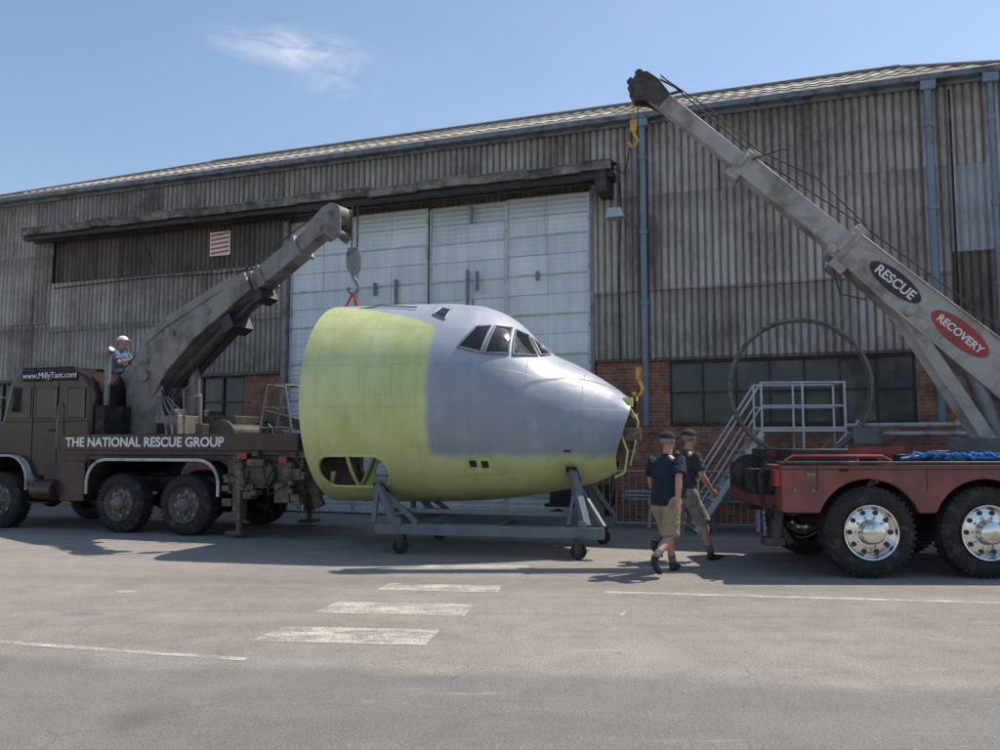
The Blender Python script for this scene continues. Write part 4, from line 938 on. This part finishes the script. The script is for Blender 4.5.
def figure(name,M,J,shirt,legs,cap,long_trousers=False,head_yaw=0,shoe=m_shoe,scale=1.0):
    e=empty(name,M@Matrix.Scale(scale,4)); V=lambda k:Vector(J[k])
    pel,ch,nk,hd=V('pelvis'),V('chest'),V('neck'),V('head')
    mid=pel.lerp(ch,.5)
    b=MB()
    b.loft([pel-Vector((0,0,.09)),pel,mid,ch,ch.lerp(nk,.6),nk,nk+(hd-nk)*.5],[(.09,.13),(.115,.165),(.105,.145),(.12,.165),(.09,.14),(.058,.06),(.055,.057)],side=(0,1,0))
    for s_ in'LR':
        sh,el,wr=V('sh'+s_),V('el'+s_),V('wr'+s_)
        b.loft([ch.lerp(nk,.5)*.5+sh*.5,sh,sh.lerp(el,.5),el,el.lerp(wr,.3),wr],[.06,.060,.052,.042,.043,.027])
        hp,kn,an=V('hp'+s_),V('kn'+s_),V('an'+s_)
        b.loft([hp+Vector((0,0,.05)),hp,hp.lerp(kn,.5),kn,kn.lerp(an,.3),an.lerp(kn,.15),an],[.08,.092,.082,.058,.060,.040,.038],side=(0,1,0))
    b.obj('body',m_skin,e,remesh=.011,sm=4)
    b=MB()
    for s_ in'LR':
        el,wr=V('el'+s_),V('wr'+s_); d=wr-el; yy=1 if s_=='L' else -1
        hand(b,wr,d,(-1,0,0) if abs(d.normalized().x)<.8 else (0,0,1),(0,-yy,0),.6)
    b.obj('hands',m_skin,e,remesh=.0045,sm=2)
    b=MB(); lowz=pel-Vector((0,0,.10)) if not J.get('seated') else pel-Vector((0,0,.02))
    b.loft([lowz,pel,mid,ch,ch.lerp(nk,.55),nk-Vector((0,0,.015)),nk+Vector((0,0,.012))],[(.145,.195),(.145,.193),(.138,.182),(.145,.195),(.112,.170),(.070,.075),(.064,.068)],side=(0,1,0))
    for s_ in'LR':
        sh,el=V('sh'+s_),V('el'+s_); b.loft([ch.lerp(nk,.45)*.5+sh*.5,sh,sh.lerp(el,.4),sh.lerp(el,.74)],[.075,.078,.076,.082])
    o=b.obj('shirt',shirt,e,remesh=.011,sm=3)
    tx=bpy.data.textures.get('fold') or bpy.data.textures.new('fold','CLOUDS'); tx.noise_scale=.08
    dm=o.modifiers.new('d','DISPLACE'); dm.texture=tx; dm.strength=.035; dm.mid_level=.5
    b=MB()
    b.loft([pel+Vector((0,0,.08)),pel,pel-Vector((0,0,.10))],[(.118,.168),(.13,.18),(.11,.17)],side=(0,1,0))
    for s_ in'LR':
        hp,kn,an=V('hp'+s_),V('kn'+s_),V('an'+s_)
        if long_trousers: b.loft([hp+Vector((0,0,.06)),hp,hp.lerp(kn,.5),kn,kn.lerp(an,.5),kn.lerp(an,.95)],[.10,.112,.10,.082,.080,.076],side=(0,1,0))
        else: b.loft([hp+Vector((0,0,.06)),hp,hp.lerp(kn,.5),hp.lerp(kn,1.0)],[.10,.115,.110,.108],side=(0,1,0))
    o=b.obj('trousers' if long_trousers else 'shorts',legs,e,remesh=.011,sm=3)
    dm=o.modifiers.new('d','DISPLACE'); dm.texture=tx; dm.strength=.032; dm.mid_level=.5
    b=MB(); sk=MB()
    for s_ in'LR':
        an,to=V('an'+s_),V('to'+s_); f=(to-an); f2=Vector((f.x,f.y,0)).normalized()
        heel=an-f2*.04+Vector((0,0,-.045))
        if abs(to.z-.03)<.02 and an.z<.12: heel=Vector((an.x,an.y,.045))-f2*.05
        b.loft([heel,heel.lerp(to,.25),heel.lerp(to,.6),heel.lerp(to,.88),to+f2*.03],[(.032,.032),(.046,.040),(.036,.046),(.030,.046),(.015,.028)],side=(-f2.y,f2.x,0),n=16)
        b.loft([an+Vector((0,0,.02)),an-Vector((0,0,.045))],[.046,.05])
        u_=(V('kn'+s_)-an).normalized(); sk.cyl(an+u_*.02,an+u_*.11,.047,.05)
    b.obj('shoes',shoe,e,remesh=.008,sm=2); sk.obj('socks',m_sock,e)
    head(e,hd,head_yaw,cap)
    return e
walk=dict(pelvis=(0,0,.95),chest=(.05,0,1.28),neck=(.07,0,1.48),head=(.105,0,1.635),
 shL=(.06,.195,1.41),elL=(-.12,.265,1.17),wrL=(-.16,.275,.92),shR=(.05,-.195,1.41),elR=(.10,-.27,1.14),wrR=(.26,-.25,.95),
 hpL=(0,.095,.91),knL=(-.06,.105,.48),anL=(-.42,.10,.26),toL=(-.33,.105,.06),hpR=(0,-.095,.91),knR=(.22,-.10,.51),anR=(.33,-.10,.10),toR=(.50,-.115,.045))
walk2=dict(walk)
for k in('el','wr','hp','kn','an','to'):
    l=walk[k+'L']; r=walk[k+'R']; walk2[k+'L']=(r[0],-r[1],r[2]); walk2[k+'R']=(l[0],-l[1],l[2])
figure('walking_man',TR(2.06,10.45,0,48),walk2,m_navy,m_khaki,m_navy,False,-5)
figure('walking_man',TR(2.58,11.7,0,22),walk,m_char,m_grey,m_green,False,12,scale=1.03)
seat=dict(pelvis=(0,0,.12),chest=(.06,0,.42),neck=(.09,0,.62),head=(.13,0,.77),seated=1,
 shL=(.07,.19,.55),elL=(.20,.24,.30),wrL=(.42,.18,.32),shR=(.07,-.19,.55),elR=(.22,-.24,.32),wrR=(.44,-.16,.40),
 hpL=(.02,.1,.08),knL=(.42,.14,.12),anL=(.46,.14,-.30),toL=(.62,.14,-.35),hpR=(.02,-.1,.08),knR=(.42,-.14,.12),anR=(.46,-.14,-.30),toR=(.62,-.14,-.35))
OP=(-7.88,17.0,2.93)
figure('crane_operator',TR(*OP,-10),seat,m_ltblue,m_char,m_white,True,0)
a=MB(); p=L(OP); a.box(p.x-.25,p.x+.2,p.y-.25,p.y+.25,p.z-.06,p.z+.02); a.box(p.x-.1,p.x+.1,p.y-.1,p.y+.1,1.5,p.z-.06); a.box(p.x+.1,p.x+.75,p.y-.3,p.y+.3,p.z-.50,p.z-.46)
a.obj('operator_seat',m_black,lt,bevel=.02)
bpy.context.view_layer.update()
